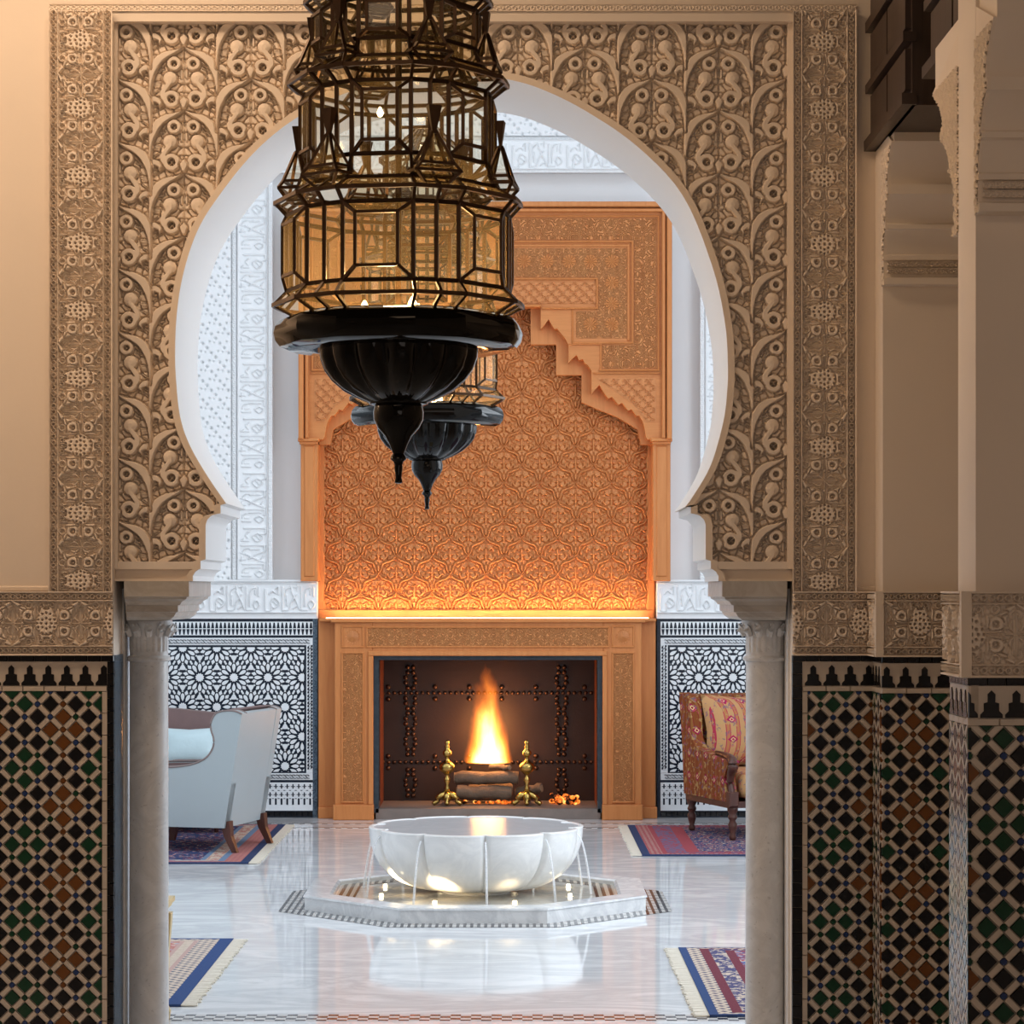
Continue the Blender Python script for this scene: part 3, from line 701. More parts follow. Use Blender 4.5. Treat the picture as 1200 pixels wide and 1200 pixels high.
# slab joints are too fine; inlaid borders are flat stone inlay
n = N('mosaic_inlay'); x, y, z = n.xyz()
ck = n.new('ShaderNodeTexChecker'); ck.inputs['Scale'].default_value = 1; n.put(ck.inputs['Vector'], n.vec(n.math('MULTIPLY', x, 26.0), n.math('MULTIPLY', y, 26.0), .5))
ck.inputs[1].default_value = (.62,.60,.58,1); ck.inputs[2].default_value = (.05,.045,.05,1)
INLAY = n.pbr(ck.outputs[0], .1)
n = N('striped_mosaic'); x, y, z = n.xyz()
h1 = n.math('GREATER_THAN', n.math('FRACT', n.math('MULTIPLY', x, 30.0)), .45); h2 = n.math('GREATER_THAN', n.math('FRACT', n.math('MULTIPLY', y, 9.0)), .12)
STRIPE = n.pbr(n.mix(n.math('MULTIPLY', h1, h2), (.05,.05,.055), (.60,.58,.55)), .12)
for y0, y1 in ((9.06,9.19),(16.43,16.50),(16.72,16.79)):
    B(-4.2, 4.2, y0, y1, -.01, .0015).build('inlay_border', INLAY, floor)
for x0, x1 in ((-3.9,-3.8),(3.8,3.9)): B(x0, x1, 9.19, 16.43, -.01, .0015).build('inlay_border', INLAY, floor)
# side walls with tall windows (outside the picture), ceiling with a skylight
for nm, s, lb in (('wall_west', -1, 'white side wall with tall window openings'), ('wall_east', 1, 'white side wall opposite with tall window openings')):
    w = struct(nm, lb); a, e = sorted((s*4.25, s*4.4))
    y0 = 9.8 if s < 0 else 8.3; m = MB(); m.box(a, e, 7.74, y0, 0, 6); m.box(a, e, y0+5.2, 18.2, 0, 6); m.box(a, e, y0, y0+5.2, 0, 1.0); m.box(a, e, y0, y0+5.2, 4.4, 6)
    for yy in (y0+1.3, y0+2.6, y0+3.9): m.box(a, e, yy-.06, yy+.06, 1.0, 4.4)
    m.build('wall_body', WHITE, w)
m = MB()
for x0, x1, y0, y1 in ((-4.4,-2.9,7.74,18.2),(2.5,4.4,7.74,18.2),(-2.9,2.5,7.74,9.9),(-2.9,2.5,15.3,18.2)): m.box(x0,x1,y0,y1,6,6.1)
tag(m.build('ceiling', WHITE), 'white ceiling around a skylight', kind='structure')
m = MB(); m.box(-4.3, -2.7, 7.6, 7.74, 0, 6); m.box(2.7, 4.3, 7.6, 7.74, 0, 6); m.box(-4.3, 4.3, 7.6, 7.74, TOP, 6)
m.build('wall_return', WHITE, wall_arch)
# ------------------------------------------------------------------ far wall
YF = 17.27; SF = YF/F
fx = lambda p: PX(p, YF); fz = lambda p: PZ(p, YF)
wall_far = struct('wall_far', 'white carved stucco wall over a black and white tiled dado')
RX0, RX1, RT = fx(318), fx(822), fz(200)              # recess that holds the wooden chimney breast
m = MB(); m.box(-4.4, RX0, YF, 18.2, 0, 6); m.box(RX1, 4.4, YF, 18.2, 0, 6); m.box(RX0, RX1, YF, 18.2, RT, 6); m.box(RX0, fx(440), 17.40, 18.2, 0, RT); m.box(fx(704), RX1, 17.40, 18.2, 0, RT); m.box(fx(440), fx(704), 17.40, 18.2, fz(760), RT); m.box(fx(440), fx(704), 17.76, 18.2, 0, fz(760))
m.build('wall_body', WHITE, wall_far)
kf = Field(64, 36, 3, .15)                            # interlaced upright lettering of the friezes (abstract strokes)
for p, w in (([(4,33),(4,8)],2.6),([(4,33),(10,33),(11,27)],2.4),([(10,24),(14,18),(20,24),(14,30),(10,24)],2.2),([(24,33),(24,5)],2.6),([(24,32),(31,32),(34,24),(40,14)],2.4),([(34,10),(40,22),(44,32)],2.4),
        ([(46,32),(46,6)],2.4),([(46,32),(53,32)],2.4),([(54,26),(57,21),(61,26),(57,31),(54,26)],2.0),([(8,14),(12,10),(16,13)],1.8),([(28,20),(28,10),(32,6)],1.8),([(50,20),(51,9),(56,6)],1.8),([(60,16),(60,6)],2.2),([(16,8),(18,5)],1.8),([(37,6),(42,5)],1.8),([(19,14),(19,5)],2.0),([(29,27),(29,15)],2.0),([(40,28),(36,31)],2.0),([(50,28),(50,14)],2.0),([(13,22),(17,26)],1.6),([(56,14),(56,9)],1.8),([(41,10),(41,3)],1.8),([(33,4),(36,14)],1.6)):
    kf.stroke(p, w, 1.0, .9, 0, 0, 4)
kf.stroke([(-9,.8),(73,.8)], 1.8, 1.1, .8,0,0,0); kf.stroke([(-9,35.2),(73,35.2)], 1.8, 1.1, .8,0,0,0)
KH = hf_mesh('frieze_panel', kf, 0, 64, 0, 36, .7, SF, .022, WCARVED)
KV = hf_mesh('frieze_panel_upright', kf, 0, 36, 0, 64, .7, SF, .022, WCARVED, None, True)
lt = Field(20, 22, 3, 1.0); lt.lat = [(0,0),(10,11)]
for cx, cy in ((2,3),(-3,-2)): lt.hole((cx,cy), 2.0, .1, 1.2)
lt.hole((5,-4), 1.5, .2); lt.hole((0,8), 1.3, .3)
LT = hf_mesh('lattice_panel', lt, 0, 40, 0, 44, .9, SF, .03, WCARVED)
cd = Field(5, 5, 4, .2); cd.lat = [(2.5,2.5)]; cd.ring((0,0), 1.5, 1.2, 1, .6, 0, 360, 0, 9)
CDV = hf_mesh('bead_border', cd, 0, 5, 0, 60, .8, SF, .012, WCARVED); CDH = hf_mesh('bead_border_flat', cd, 0, 60, 0, 5, .8, SF, .012, WCARVED)
def fput(name, me, px, py, dy=.002): return link(name, me, wall_far, (fx(px), YF-dy, fz(py)))
AXF = 570.0
for mir in (0, 1):
    X = (lambda p, w: p) if not mir else (lambda p, w: 2*AXF-p-w)
    for i in range(8):
        fput('frieze_panel', KV, X(278,36), 167+64*i)
    for j in range(9):
        for px in (314.5, 272): fput('bead_border', CDV, X(px,5), 140+60*j, .004)
    for j in range(12):
        for i in range(2): fput('lattice_panel', LT, X(191+40*i,40), 152+44*j)
for i in range(9):
    fput('frieze_panel', KH, 277+64*i, 163.5)
    fput('lattice_panel', LT, 215+40*2*i, 116); fput('lattice_panel', LT, 255+80*i, 116)
for i in range(10):
    fput('bead_border', CDH, 277+60*i, 197.5, .004); fput('bead_border', CDH, 277+60*i, 160, .004)
# tiled dado: each side of the chimney breast
YD = 17.2; SD = YD/F
dx = lambda p: PX(p, YD); dz = lambda p: PZ(p, YD)
LX = dx(371.5)
def far_dado(x0, x1, inner, lab):
    """x0 < x1; inner: the side that meets the wood (+1 right, -1 left)"""
    d = link('tiled_dado', None, wall_far)
    B(x0, x1, YD+.004, YF+.45, 0, dz(725)).build('dado_bed', NAVY, d)
    B(x0, x1, YD-.012, YF+.45, dz(725), dz(681)).build('belt_ground', WHITE, d)
    B(x0, x1, YD-.03, YF+.45, dz(681.5), dz(679.5)).build('belt_cap', WHITE, d)
    k = 0; q = x1 if inner > 0 else x0
    while True:
        a = q-64*SD if inner > 0 else q
        if (inner > 0 and q < x0+.05) or (inner < 0 and q > x1-.05): break
        link('frieze_panel', KH, d, (a, YD-.014, dz(682.5))); q += -64*SD*1.005 if inner > 0 else 64*SD*1.005
    sg = lambda p: (x1-p*SD) if inner > 0 else (x0+p*SD)
    def rect(p0, p1): a, c = sorted((sg(p0), sg(p1))); return a, c
    L = (x1-x0)/SD; yb = dz(957)
    wt = MB(); bk = MB()
    def wq(p0, p1, ya, yb_):
        a, c = rect(p0, p1); tile_mb([(a,dz(yb_)),(c,dz(yb_)),(c,dz(ya)),(a,dz(ya))], .007, .002, wt, YD+.004)
    wq(4, L, 728.5, 744.5); wq(4, L, 747.5, 756.0); wq(4, 12.5, 756.0, 906); wq(4, L, 906, 914); wq(4, L, 917, 950)
    for i in range(int(L/4.8)):
        c = sg(7+4.8*i)
        for (ya, yc, tip) in ((729.5,736.3,-1),(737.2,743.8,1)):
            w0, w1 = (.7,1.9) if tip < 0 else (1.9,.7)
            bk.add([(c-w0*SD,YD-.0045,dz(ya)),(c+w0*SD,YD-.0045,dz(ya)),(c+w1*SD,YD-.0045,dz(yc)),(c-w1*SD,YD-.0045,dz(yc))], [(3,2,1,0)])
    def ess(cx, cz, hor):
        P = [(-4.0,2.0),(-1.6,2.0),(1.6,-2.0),(4.0,-2.0)]
        Q = [(-.4,2.0),(2.4,2.0),(3.4,.6)]; Q2 = [(.4,-2.0),(-2.4,-2.0),(-3.4,-.6)]
        if not hor: P, Q, Q2 = [[(b_,-a_) for a_,b_ in W_] for W_ in (P, Q, Q2)]
        for RR in (P, Q, Q2):
            for (a_,b_),(c_,e_) in zip(RR[:-1], RR[1:]): bk.bar((cx+a_*SD,YD-.003,cz+b_*SD),(cx+c_*SD,YD-.003,cz+e_*SD), .012, .004)
    for i in range(int(L/8)-1):
        ess(sg(8.5+8*i+4), dz(751.8), True); ess(sg(8.5+8*i+4), dz(910), True)
    for i in range(18): ess(sg(8.2), dz(760+8.1*i), False)
    for i in range(int(L/6.7)):
        c = sg(8+6.7*i)
        for r_ in range(2):
            zc = dz(921.5+9.5*r_)
            bk.bar((c-2.4*SD,YD-.003,zc),(c+2.4*SD,YD-.003,zc), .0085, .004); bk.bar((c,YD-.003,zc-2.6*SD),(c,YD-.003,zc+2.6*SD), .0085, .004)
            bk.bar((c+2.2*SD,YD-.003,zc-4.7*SD),(c+4.4*SD,YD-.003,zc-4.7*SD), .007, .004)
        bk.bar((c,YD-.003,dz(943)),(c,YD-.003,dz(935.5)), .013, .004)
    wt.build('white_border_tiles', WHITETILE, d, kind='stuff'); bk.build('black_inlay_tiles', NAVY, d, kind='stuff')
    tl = MB()
    for i in range(int(L/6.5)):
        a, c = rect(4.5+6.5*i, 4.5+6.5*i+6.2); tile_mb([(a,dz(956.5)),(c,dz(956.5)),(c,dz(951)),(a,dz(951))], .006, .002, tl, YD+.004)
    tl.build('base_course_tiles', BLACKTILE, d, kind='stuff')
    # star rosettes: white pieces parted by dark joints
    a, c = rect(15, L); lim = (a, c, dz(904.5), dz(758.5)); S = 40*SD; ro = MB()
    def tp(P):
        C = clip_poly(P, *lim)
        if parea(C) > 2e-5: tile_mb(C, .006, .0012, ro, YD+.004)
    def pol(cx, cz, pts): return [(cx+r*S*math.cos(t), cz+r*S*math.sin(t)) for r, t in pts]
    rows = int((lim[3]-lim[2])/(S*.866))+3; cols = int((c-a)/S)+3
    for j in range(-1, rows):
        for i in range(-1, cols):
            cx = a+(i+.5*(j % 2)+.35)*S; cz = lim[3]-(j*.866+.02)*S
            tp(pol(cx, cz, [((.135 if k % 2 else .105), 2*PI*k/24) for k in range(24)]))
            for k in range(12):
                t = 2*PI*k/12
                tp(pol(cx, cz, [(.165,t),(.25,t+.165),(.32,t+.17),(.37,t+.12),(.415,t),(.37,t-.12),(.32,t-.17),(.25,t-.165)]))
                u = t+PI/12
                if k % 2 == 0 or True: tp(pol(cx, cz, [(.345,u),(.42,u+.135),(.50,u+.02),(.50,u-.02),(.42,u-.135)]))
                tp(pol(cx, cz, [(.44,t-.065),(.44,t+.065),(.50,t+.06),(.50,t-.06)] if k % 2 == 0 else [(.44,t-.07),(.44,t+.07),(.49,t+.04),(.49,t-.04)]))
            for sg_ in (1, -1):
                tx, tz = cx+.5*S, cz+sg_*.2887*S
                tp(pol(tx, tz, [((.07 if k % 2 else .125), PI/2*sg_+2*PI*k/6) for k in range(6)]))
                
    ro.build('rosette_tiles', WHITETILE, d, kind='stuff')
    return d
far_dado(dx(120), LX, 1, 'l'); far_dado(dx(770), dx(985), -1, 'r')
B(LX-.03, LX+.004, YD-.004, YF+.3, 0, dz(725)).build('dado_end_tiles', BLUEMARB, wall_far)
# ------------------------------------------------------------------ the wooden chimney breast
YW = 17.1; SW = YW/F
wx = lambda p: PX(p, YW); wz = lambda p: PZ(p, YW)
AXW = 568.7
fp = thing('chimney_breast', 'carved orange cedar chimney breast with a stepped niche and stone-lined fire opening', 'fireplace', (wx(AXW), YW, 0))
STEP = [(633.7,360),(633.7,385.7),(638,381),(643,374),(646,380),(650,385.7),(653,385),(657,390.3),(662,396),(666.3,404.3),(666.3,425.3),(670,421),(675.7,416),(678.5,422),(683,421),(685,425.3),(689,428),(693.2,434.7),(693.2,461.5),
        (697,457),(702.5,451),(707,459),(713,467.3),(717,465),(724.7,474.3),(729,472),(736.3,481.3),(740,479.5),(745.7,487.2),(749,487),(752.7,493),(755,500),(757,512),(759,515)]
def mirw(P): return [(2*AXW-x, y) for x, y in P]
def wp(P, d=YW): return [(PX(x,d), PZ(y,d)) for x, y in P]
front = wp([(351,515)]+[(351,238)]+[(786.5,238),(786.5,515)]+STEP[::-1]+mirw(STEP))
m = MB().prism(front, YW, YW+.10)
m.build('stepped_hood', WOODX, fp)
ST2 = [(622,352),(622,402),(652,402),(652,438),(682,438),(682,470),(700,478),(725,488),(748,502),(752,520)]
m = MB().prism(wp([(351,520),(351,300),(786,300),(786,520)]+ST2[::-1]+mirw(ST2)), YW+.10, YW+.17); m.build('inner_hood', WOOD, fp)
# nested mouldings and fretwork bands on the hood (right half drawn, mirrored)
def lband(name, P, mat, y0, y1):                       # closed polygon plate on the hood, both halves
    for Q in (P, mirw(P)): MB().prism(wp(Q), y0, y1).build(name, mat, fp)
def strip(name, P, w, mat, dpt=.02):
    for Q in (P, mirw(P)):
        m = MB()
        for si, (a, c) in enumerate(zip(Q[:-1], Q[1:])):
            dpt += .0009*si; x0, x1 = sorted((a[0], c[0])); y0, y1 = sorted((a[1], c[1]))
            m.cbox(wx(x0-w/2), wx(x1+w/2), YW-dpt, YW+.005, wz(y1+w/2), wz(y0-w/2), .006)
        m.build(name, mat, fp)
strip('outer_moulding', [(AXW,240.5),(784,240.5),(784,512)], 6, WOOD, .06)
strip('outer_moulding', [(AXW,247),(777.5,247),(777.5,512)], 4, WOOD, .04)
strip('bead_moulding', [(AXW,253.5),(771.5,253.5),(771.5,434),(703,434)], 2, WOOD, .018)
lband('fretwork_band', [(AXW,256),(769,256),(769,431.5),(706,431.5),(706,405),(743.5,405),(743.5,281),(AXW,281)], GIRIH, YW-.006, YW+.002)
strip('bead_moulding', [(AXW,283.5),(741,283.5),(741,402),(672,402)], 2.2, WOOD, .022)
strip('bead_moulding', [(AXW,288),(736.5,288),(736.5,398)], 3, WOOD, .012)
lband('rosette_band', [(AXW,291),(734.5,291),(734.5,396.5),(675,396.5),(675,365),(701.5,365),(701.5,325),(AXW,325)], GIRIHF, YW-.003, YW+.002)
strip('bead_moulding', [(AXW,327),(699.5,327),(699.5,361.5),(636,361.5)], 2.2, WOOD, .022)
lband('scroll_band', [(AXW,331),(693,331),(693,356),(AXW,356)], WOODCARVE, YW-.003, YW+.002)
strip('niche_lintel', [(AXW,358.8),(633,358.8)], 2.4, WOOD, .03)
for yy in (403.5, 437.5): strip('step_moulding', [(668 if yy < 410 else 696, yy),(705 if yy < 410 else 772, yy)], 1.6, WOOD, .02)
strip('step_moulding', [(704,404),(704,434)], 2, WOOD, .014)
strip('step_moulding', [(671,363),(671,402)], 2, WOOD, .014)
for P in ([(AXW,306.5),(588,306.5),(614,306.5),(641,306.5),(667,306.5),(692,306.5),(717,306.5),(717,331.5),(717,356),(717,380),(692,380)],):
    for Q in (P, mirw(P)):
        for (a, e) in Q:
            x0, z0 = wx(a), wz(e); m = MB()
            for k in range(12):
                t = 2*PI*k/12; m.add([(x0,YW-.012,z0),(x0+.043*math.cos(t-.2),YW-.004,z0+.043*math.sin(t-.2)),(x0+.05*math.cos(t),YW-.010,z0+.05*math.sin(t)),(x0+.043*math.cos(t+.2),YW-.004,z0+.043*math.sin(t+.2))], [(0,1,2,3)])
            m.build('rosette', WOOD, fp)
lband('spandrel_panel', [(700,443),(769,443),(769,494),(757,494),(745,476),(725,461),(706,448)], WOODCARVE, YW-.004, YW+.002)
# scroll relief on spandrels, scroll band
sf = Field(26, 26, 3, .1); sf.lat = [(0,0),(13,13)]
sf.ring((0,0), 3.6, 2.0, 1, .8, 0, 300); sf.dot((0,0), 1.4, .9, .7); sf.stroke([(3.6,0),(6,5),(10,6),(13,9)], [2,2.4,2,1.2], .9, .8); sf.stroke([(-3,3),(-7,6),(-8,11)], [2,2,1.2], .8, .8); sf.stroke([(1,-5),(4,-9),(9,-8)], [1.6,2.2,1.2], .85, .8); sf.stroke([(-5,-4),(-9,-5),(-11,-1)], [1.6,2.2,1.2], .85, .8)
SBH = hf_mesh('scroll_relief', sf, 0, 52, 0, 48, 1.1, SW*.5, .016, WOODCARVE)
for i in range(10): link('scroll_relief', SBH, fp, (wx(AXW-130+26*i), YW-.004, wz(331.5)))
def inpoly(x, y, P):
    r = np.zeros(x.shape, bool); j = len(P)-1
    for i in range(len(P)):
        xi, yi = P[i]; xj, yj = P[j]
        r ^= ((yi > y) != (yj > y)) & (x < (xj-xi)*(y-yi)/(yj-yi+1e-9)+xi); j = i
    return r
SPP = [(702,444.5),(767.5,444.5),(767.5,493),(758,493),(746,475.5),(726,459.5)]
for Q in (SPP, mirw(SPP)):
    x0 = min(p[0] for p in Q); me = hf_mesh('scroll_relief', sf, 2*x0, 2*(x0+68), 886, 990, 1.1, SW*.5, .016, WOODCARVE, lambda u, v, Q=Q: inpoly(u/2, v/2, Q))
    link('scroll_relief', me, fp, (wx(x0), YW-.005, wz(443)))
# niche back: ogee lattice carved in cedar
YN = 17.34; SN = YN/F; PO = 42.0; PVO = 42.7
og = Field(PO, PVO, 4, .12); og.lat = [(0,0),(PO/2,PVO/2)]; og.sym = ((1,1),(-1,1))
for p, w, hh in (([(0,6),(0,12)],[1,3,1],.8),([(3,15),(7,13),(9,17)],[1.5,2,1],.75),([(0,20),(5,20)],1.6,.7),([(0,14),(0,28)],1.8,.75),([(3,24),(7,26),(10,22),(8,19)],[1.6,2,1.6,1],.75),([(4,30),(8,30),(12,26),(13,20)],[1.6,2.2,1.8,1],.75),([(2,34),(5,35.5),(9,34)],[1.5,2,1],.7),
        ([(13,13),(15,18),(14,24)],[1,2,1],.65),([(6,9),(10,10.5),(13,14)],[1,1.8,1],.65),([(5,7),(3,11)],1.2,.6),([(12,30),(15,26)],[2,1],.65)): og.stroke(p, [q*1.25 for q in (w if hasattr(w,'__len__') else [w,w])], min(1, hh*1.2), .6, .5)
og.crackle([(0,18),(5,11),(10,15),(6,23),(11,22),(3,30),(9,29),(14,18),(4,37),(14,25),(10,34)], .5, .7)
og.stroke([(0,0),(4,5),(10,7.5),(15.5,10),(17,15),(19,19),(21,21.3)], [1.6,2.6,2.8,2.8,2.6,2.4,2.0], 1.0, 1.0, .8)
og.stroke([(21,12.5),(21,17.5)], [3.5,7,3], .95, .9, .6, 0, 0)
OG = hf_mesh('ogee_panel', og, -PO/2, PO/2, 0, PVO, .55, SN, .032, WOODCARVE)
B(PX(372,YN), PX(768,YN), YN+.002, YN+.10, PZ(728,YN), PZ(345,YN)).build('niche_back', WOOD, fp)
for i in range(9):
    for j in range(8): link('ogee_panel', OG, fp, (PX(380.5+PO*i,YN), YN, PZ(373.5+PVO*j-.0,YN)))
for i in range(4):
    link('ogee_panel', OG, fp, (PX(506.5+PO*i-0,YN), YN, PZ(373.5-PVO,YN)))
for a, e in ((372,380.5),(758.5,767)): MB().cbox(PX(a,YN), PX(e,YN), YN-.03, YN+.01, PZ(727,YN), PZ(345,YN), .005).build('niche_stile', WOOD, fp)
MB().cbox(PX(374,YN), PX(766,YN), YN-.04, YN+.01, PZ(727,YN), PZ(714.5,YN), .006).build('niche_sill', WOODX, fp)
# pilasters beside the niche, resting on the stucco belt
for x0, x1 in ((352,372.5),(765,786)):
    m = MB().cbox(wx(x0), wx(x1), YW+.02, YW+.30, wz(681), wz(515), .006); p_ = m.build('pilaster', WOOD, fp)
    MB().cbox(wx(x0+4), wx(x1-4), YW+.012, YW+.03, wz(676), wz(522), .008).build('pilaster_panel', WOOD, p_)
    m = MB().cbox(wx(x0-2.5), wx(x1+1.5), YW-.03, YW+.3, wz(517.5), wz(513.5), .006); m.cbox(wx(x0-1), wx(x1), YW-.01, YW+.3, wz(520.5), wz(517.5), .004); m.build('pilaster_cap', WOODX, p_)
# lower half: mantel, surround, plinths, hearth
YM = 17.03; mx = lambda p: PX(p, YM); mz = lambda p: PZ(p, YM)
m = MB().cbox(mx(372.5), mx(770), YM+.12, YM+.5, 0, mz(728.5), .004)
for s_ in (0,): pass
m = MB(); m.cbox(PX(373,YM+.12), mx(440), YM+.12, YM+.6, 0, mz(727), .006); m.cbox(mx(704), mx(769.5), YM+.12, YM+.6, 0, mz(727), .006); m.box(mx(440), mx(704), YM+.12, YM+.6, mz(766), mz(727)); m.build('side_panels', WOOD, fp)
m = MB().cbox(mx(373), mx(769.5), YM+.05, YM+.34, mz(728.5), mz(725), .006); m.cbox(mx(388), mx(756), YM-.03, YM+.3, mz(729.5), mz(726.5), .006); m.build('mantel_shelf', WOODX, fp)
su = MB(); su.cbox(mx(392), mx(437), YM, YM+.2, 0, mz(729), .006); su.cbox(mx(706.5), mx(752), YM, YM+.2, 0, mz(729), .006); su.box(mx(437), mx(706.5), YM, YM+.2, mz(768), mz(729)); surround = su.build('fire_surround', WOOD, fp)
def sframe(x0, x1, y0, y1, w, dpt, name='panel_bead'):
    m = MB()
    for a, c, e, g in ((x0,x1,y0,y0+w),(x0,x1,y1-w,y1),(x0,x0+w,y0+w,y1-w),(x1-w,x1,y0+w,y1-w)): m.cbox(mx(a), mx(c), YM-dpt, YM+.003, mz(g), mz(e), .004)
    m.build(name, WOOD, fp)
for x0, x1 in ((400,426.5),(717,743.5)):
    B(mx(x0+2), mx(x1-2), YM-.004, YM+.003, mz(939), mz(766)).build('fretwork_panel', GIRIHF, fp); sframe(x0, x1, 764, 941, 2, .012)
    sframe(x0, x1, 733, 759, 2, .012)
    m = MB(); x_, z_ = mx((x0+x1)/2), mz(746)
    for k in range(16):
        t = 2*PI*k/16; m.add([(x_,YM-.018,z_),(x_+.042*math.cos(t-.15),YM-.003,z_+.042*math.sin(t-.15)),(x_+.055*math.cos(t),YM-.012,z_+.055*math.sin(t)),(x_+.042*math.cos(t+.15),YM-.003,z_+.042*math.sin(t+.15))], [(0,1,2,3)])
    m.build('corner_rosette', WOOD, fp)
B(mx(431), mx(712.5), YM-.004, YM+.003, mz(757), mz(736)).build('fretwork_panel', GIRIHF, fp); sframe(429, 714.5, 734, 759, 2, .012)
sframe(431.5, 712, 762.5, 948, 3.5, .018, 'opening_bead') if False else None
for a, c, e, g in ((431.5,437.5,768.5,943),(706,711.5,768.5,943),(431.5,711.5,763,768.5)): MB().cbox(mx(a), mx(c), YM-.02, YM+.003, mz(g), mz(e), .005).build('opening_moulding', WOOD, fp)
for x0, x1 in ((390.5,438),(705.5,753)): MB().cbox(mx(x0), mx(x1), YM-.035, YM+.16, 0, mz(943), .006).build('plinth', WOOD, fp)
for x0, x1 in ((373,391),(752.5,770)): MB().cbox(PX(x0,17.14), PX(x1,17.14), 17.125, 17.2, 0, PZ(946,17.14), .005).build('plinth', WOOD, fp)
GRAN = plain('dark_blue_granite', (.03,.045,.06), .2, var=.5, vs=30, bump=.05)
for a, c, e, g in ((437,443.5,773.5,953),(700.5,706.5,773.5,953),(437,706.5,768,773.5)): B(mx(a), mx(c), YM+.03, YM+.22, max(0,mz(g)), mz(e)).build('granite_lining', GRAN, fp)
YK = 17.72; bx = lambda p: PX(p, YK); bz = lambda p: PZ(p, YK)
HZ = .075
FB0, FB1 = mx(443.5), mx(700.5)
RUST = plain('copper_edge', (.22,.06,.025), .5, .4, var=.4, vs=30, bump=.4, bs=200)
B(FB0-.03, FB1+.03, YK, YK+.03, 0, mz(768)).build('fire_back', IRON, fp)
for x0 in (FB0-.03, FB1): B(x0, x0+.03, YM+.2, YK, 0, mz(768)).build('fire_cheek', RUST, fp)
B(FB0-.03, FB1+.03, YM+.2, YK+.03, mz(773), mz(764)).build('fire_hood', IRON, fp)
HST = plain('hearth_stone', (.20,.16,.14), .55, var=.25, vs=12, bump=.2)
B(FB0-.02, FB1+.02, YM+.03, YK, 0, HZ).build('hearth', HST, fp)
rv = MB(); zb0, zb1 = bz(941), bz(778)
xa = [bx(437+268*t) for t in np.linspace(.02,.98,40)]
for yy in (812, 893):
    for q in xa: rv.sphere((q, YK-.004, bz(yy)), .015, 6, 4)
    for pc in (455, 510, 550, 588, 628, 685):
        for s_ in (-7, 7): rv.sphere((bx(pc), YK-.004, bz(yy+s_)), .019, 6, 4)
for pc in (481, 658):
    for i in range(26):
        yy = 782+6.0*i
        if min(abs(yy-812), abs(yy-893)) < 4: continue
        w = 5.5 if int(i/2) % 2 else 3.2
        for s_ in (-w, w): rv.sphere((bx(pc+s_), YK-.004, bz(yy)), .018, 6, 4)
rv.build('rivets', plain('iron_rivets', (.10,.05,.03), .32, .7), fp, True, kind='stuff')
# warm light strip hidden behind the mantel shelf
LED = emit('led_strip', (1,.62,.26), 9.0)
o = B(PX(382,17.2), PX(760,17.2), 17.205, 17.215, mz(726), mz(725)+.006).build('light_strip', LED, fp)
area('mantel_strip_light', ((wx(571)), 17.20, mz(724)), (wx(571), 17.36, mz(600)), 2.2, .03, 24, (1,.56,.25))
# ------------------------------------------------------------------ fire: andirons, logs, coals, flame
YI = 17.28
def andiron(px, label):
    x = PX(px, YI); t = thing('andiron', label, 'andiron', (x, YI, HZ), 0, 'brass andirons flanking the fire')
    K = YI/F; z = lambda py: HZ+(947-py)*K
    prof = [(2.2,930),(2.6,926),(1.6,922),(2.8,918),(3.2,915),(1.6,912),(2.2,910),(5.2,907),(7.2,904.5),(7.4,900.5),(6.6,897.5),(3.4,895),(2.0,893.5),(1.4,891),(2.6,889),(4.3,886.5),(4.3,883.5),(2.6,881),(1.6,879.5),(2.6,877.5),(1.4,875.5),(2.2,873.5),(2.0,871.5),(.5,869.5)]
    MB().lathe([(r*K*1.25, z(p)) for r, p in prof], 20, (x,YI)).build('finial_post', BRASS, t, True)
    for k in range(3):
        a = PI*1.5+(k-1)*2.05 if k != 1 else PI*1.5; a = (-.25, PI*1.5, PI+.25)[k]; q = Vector((math.cos(a), math.sin(a)*.5, 0))
        P = [Vector((x,YI,z(931))), Vector((x,YI,z(935)))+q*.045, Vector((x,YI,z(938)))+q*.075, Vector((x,YI,z(941)))+q*.065, Vector((x,YI,z(943.5)))+q*.095, Vector((x,YI,HZ+.012))+q*.105]
        MB().tube(P, [.020,.026,.018,.014,.018,.013], 8).build('scroll_foot', BRASS, t, True)
    m = MB(); m.sphere((x,YI-.02,z(936.5)), .032, 10, 6, 1.2); m.build('mask_boss', BRASS, t, True)
    MB().bar((x,YI,z(942)), (x,YK-.04,z(942)), .022).build('billet_bar', IRON, t)
andiron(524, 'polished brass andiron with ball finial, on the cream armchair side of the fire')
andiron(617.5, 'polished brass andiron with ball finial, on the woven armchair side of the fire')
n = N('charred_bark'); nb = n.noise(9, 6, None, .7); LOGM = n.pbr(n.mix(nb, (.03,.018,.012), (.26,.17,.11)), .85, 0, n.bump(nb, .9, .02))
n = N('glowing_coal'); nb = n.noise(16, 4); e = n.new('ShaderNodeEmission'); n.put(e.inputs[0], n.ramp(nb, [(.45,(0,0,0)),(.58,(1,.18,.02)),(.72,(1,.6,.15))])); e.inputs[1].default_value = 2.2
d = n.new('ShaderNodeBsdfDiffuse'); d.inputs[0].default_value = (.03,.025,.022,1); ad = n.new('ShaderNodeAddShader'); n.nt.links.new(e.outputs[0], ad.inputs[0]); n.nt.links.new(d.outputs[0], ad.inputs[1]); n.nt.links.new(ad.outputs[0], n.out.inputs[0]); COAL = n.m
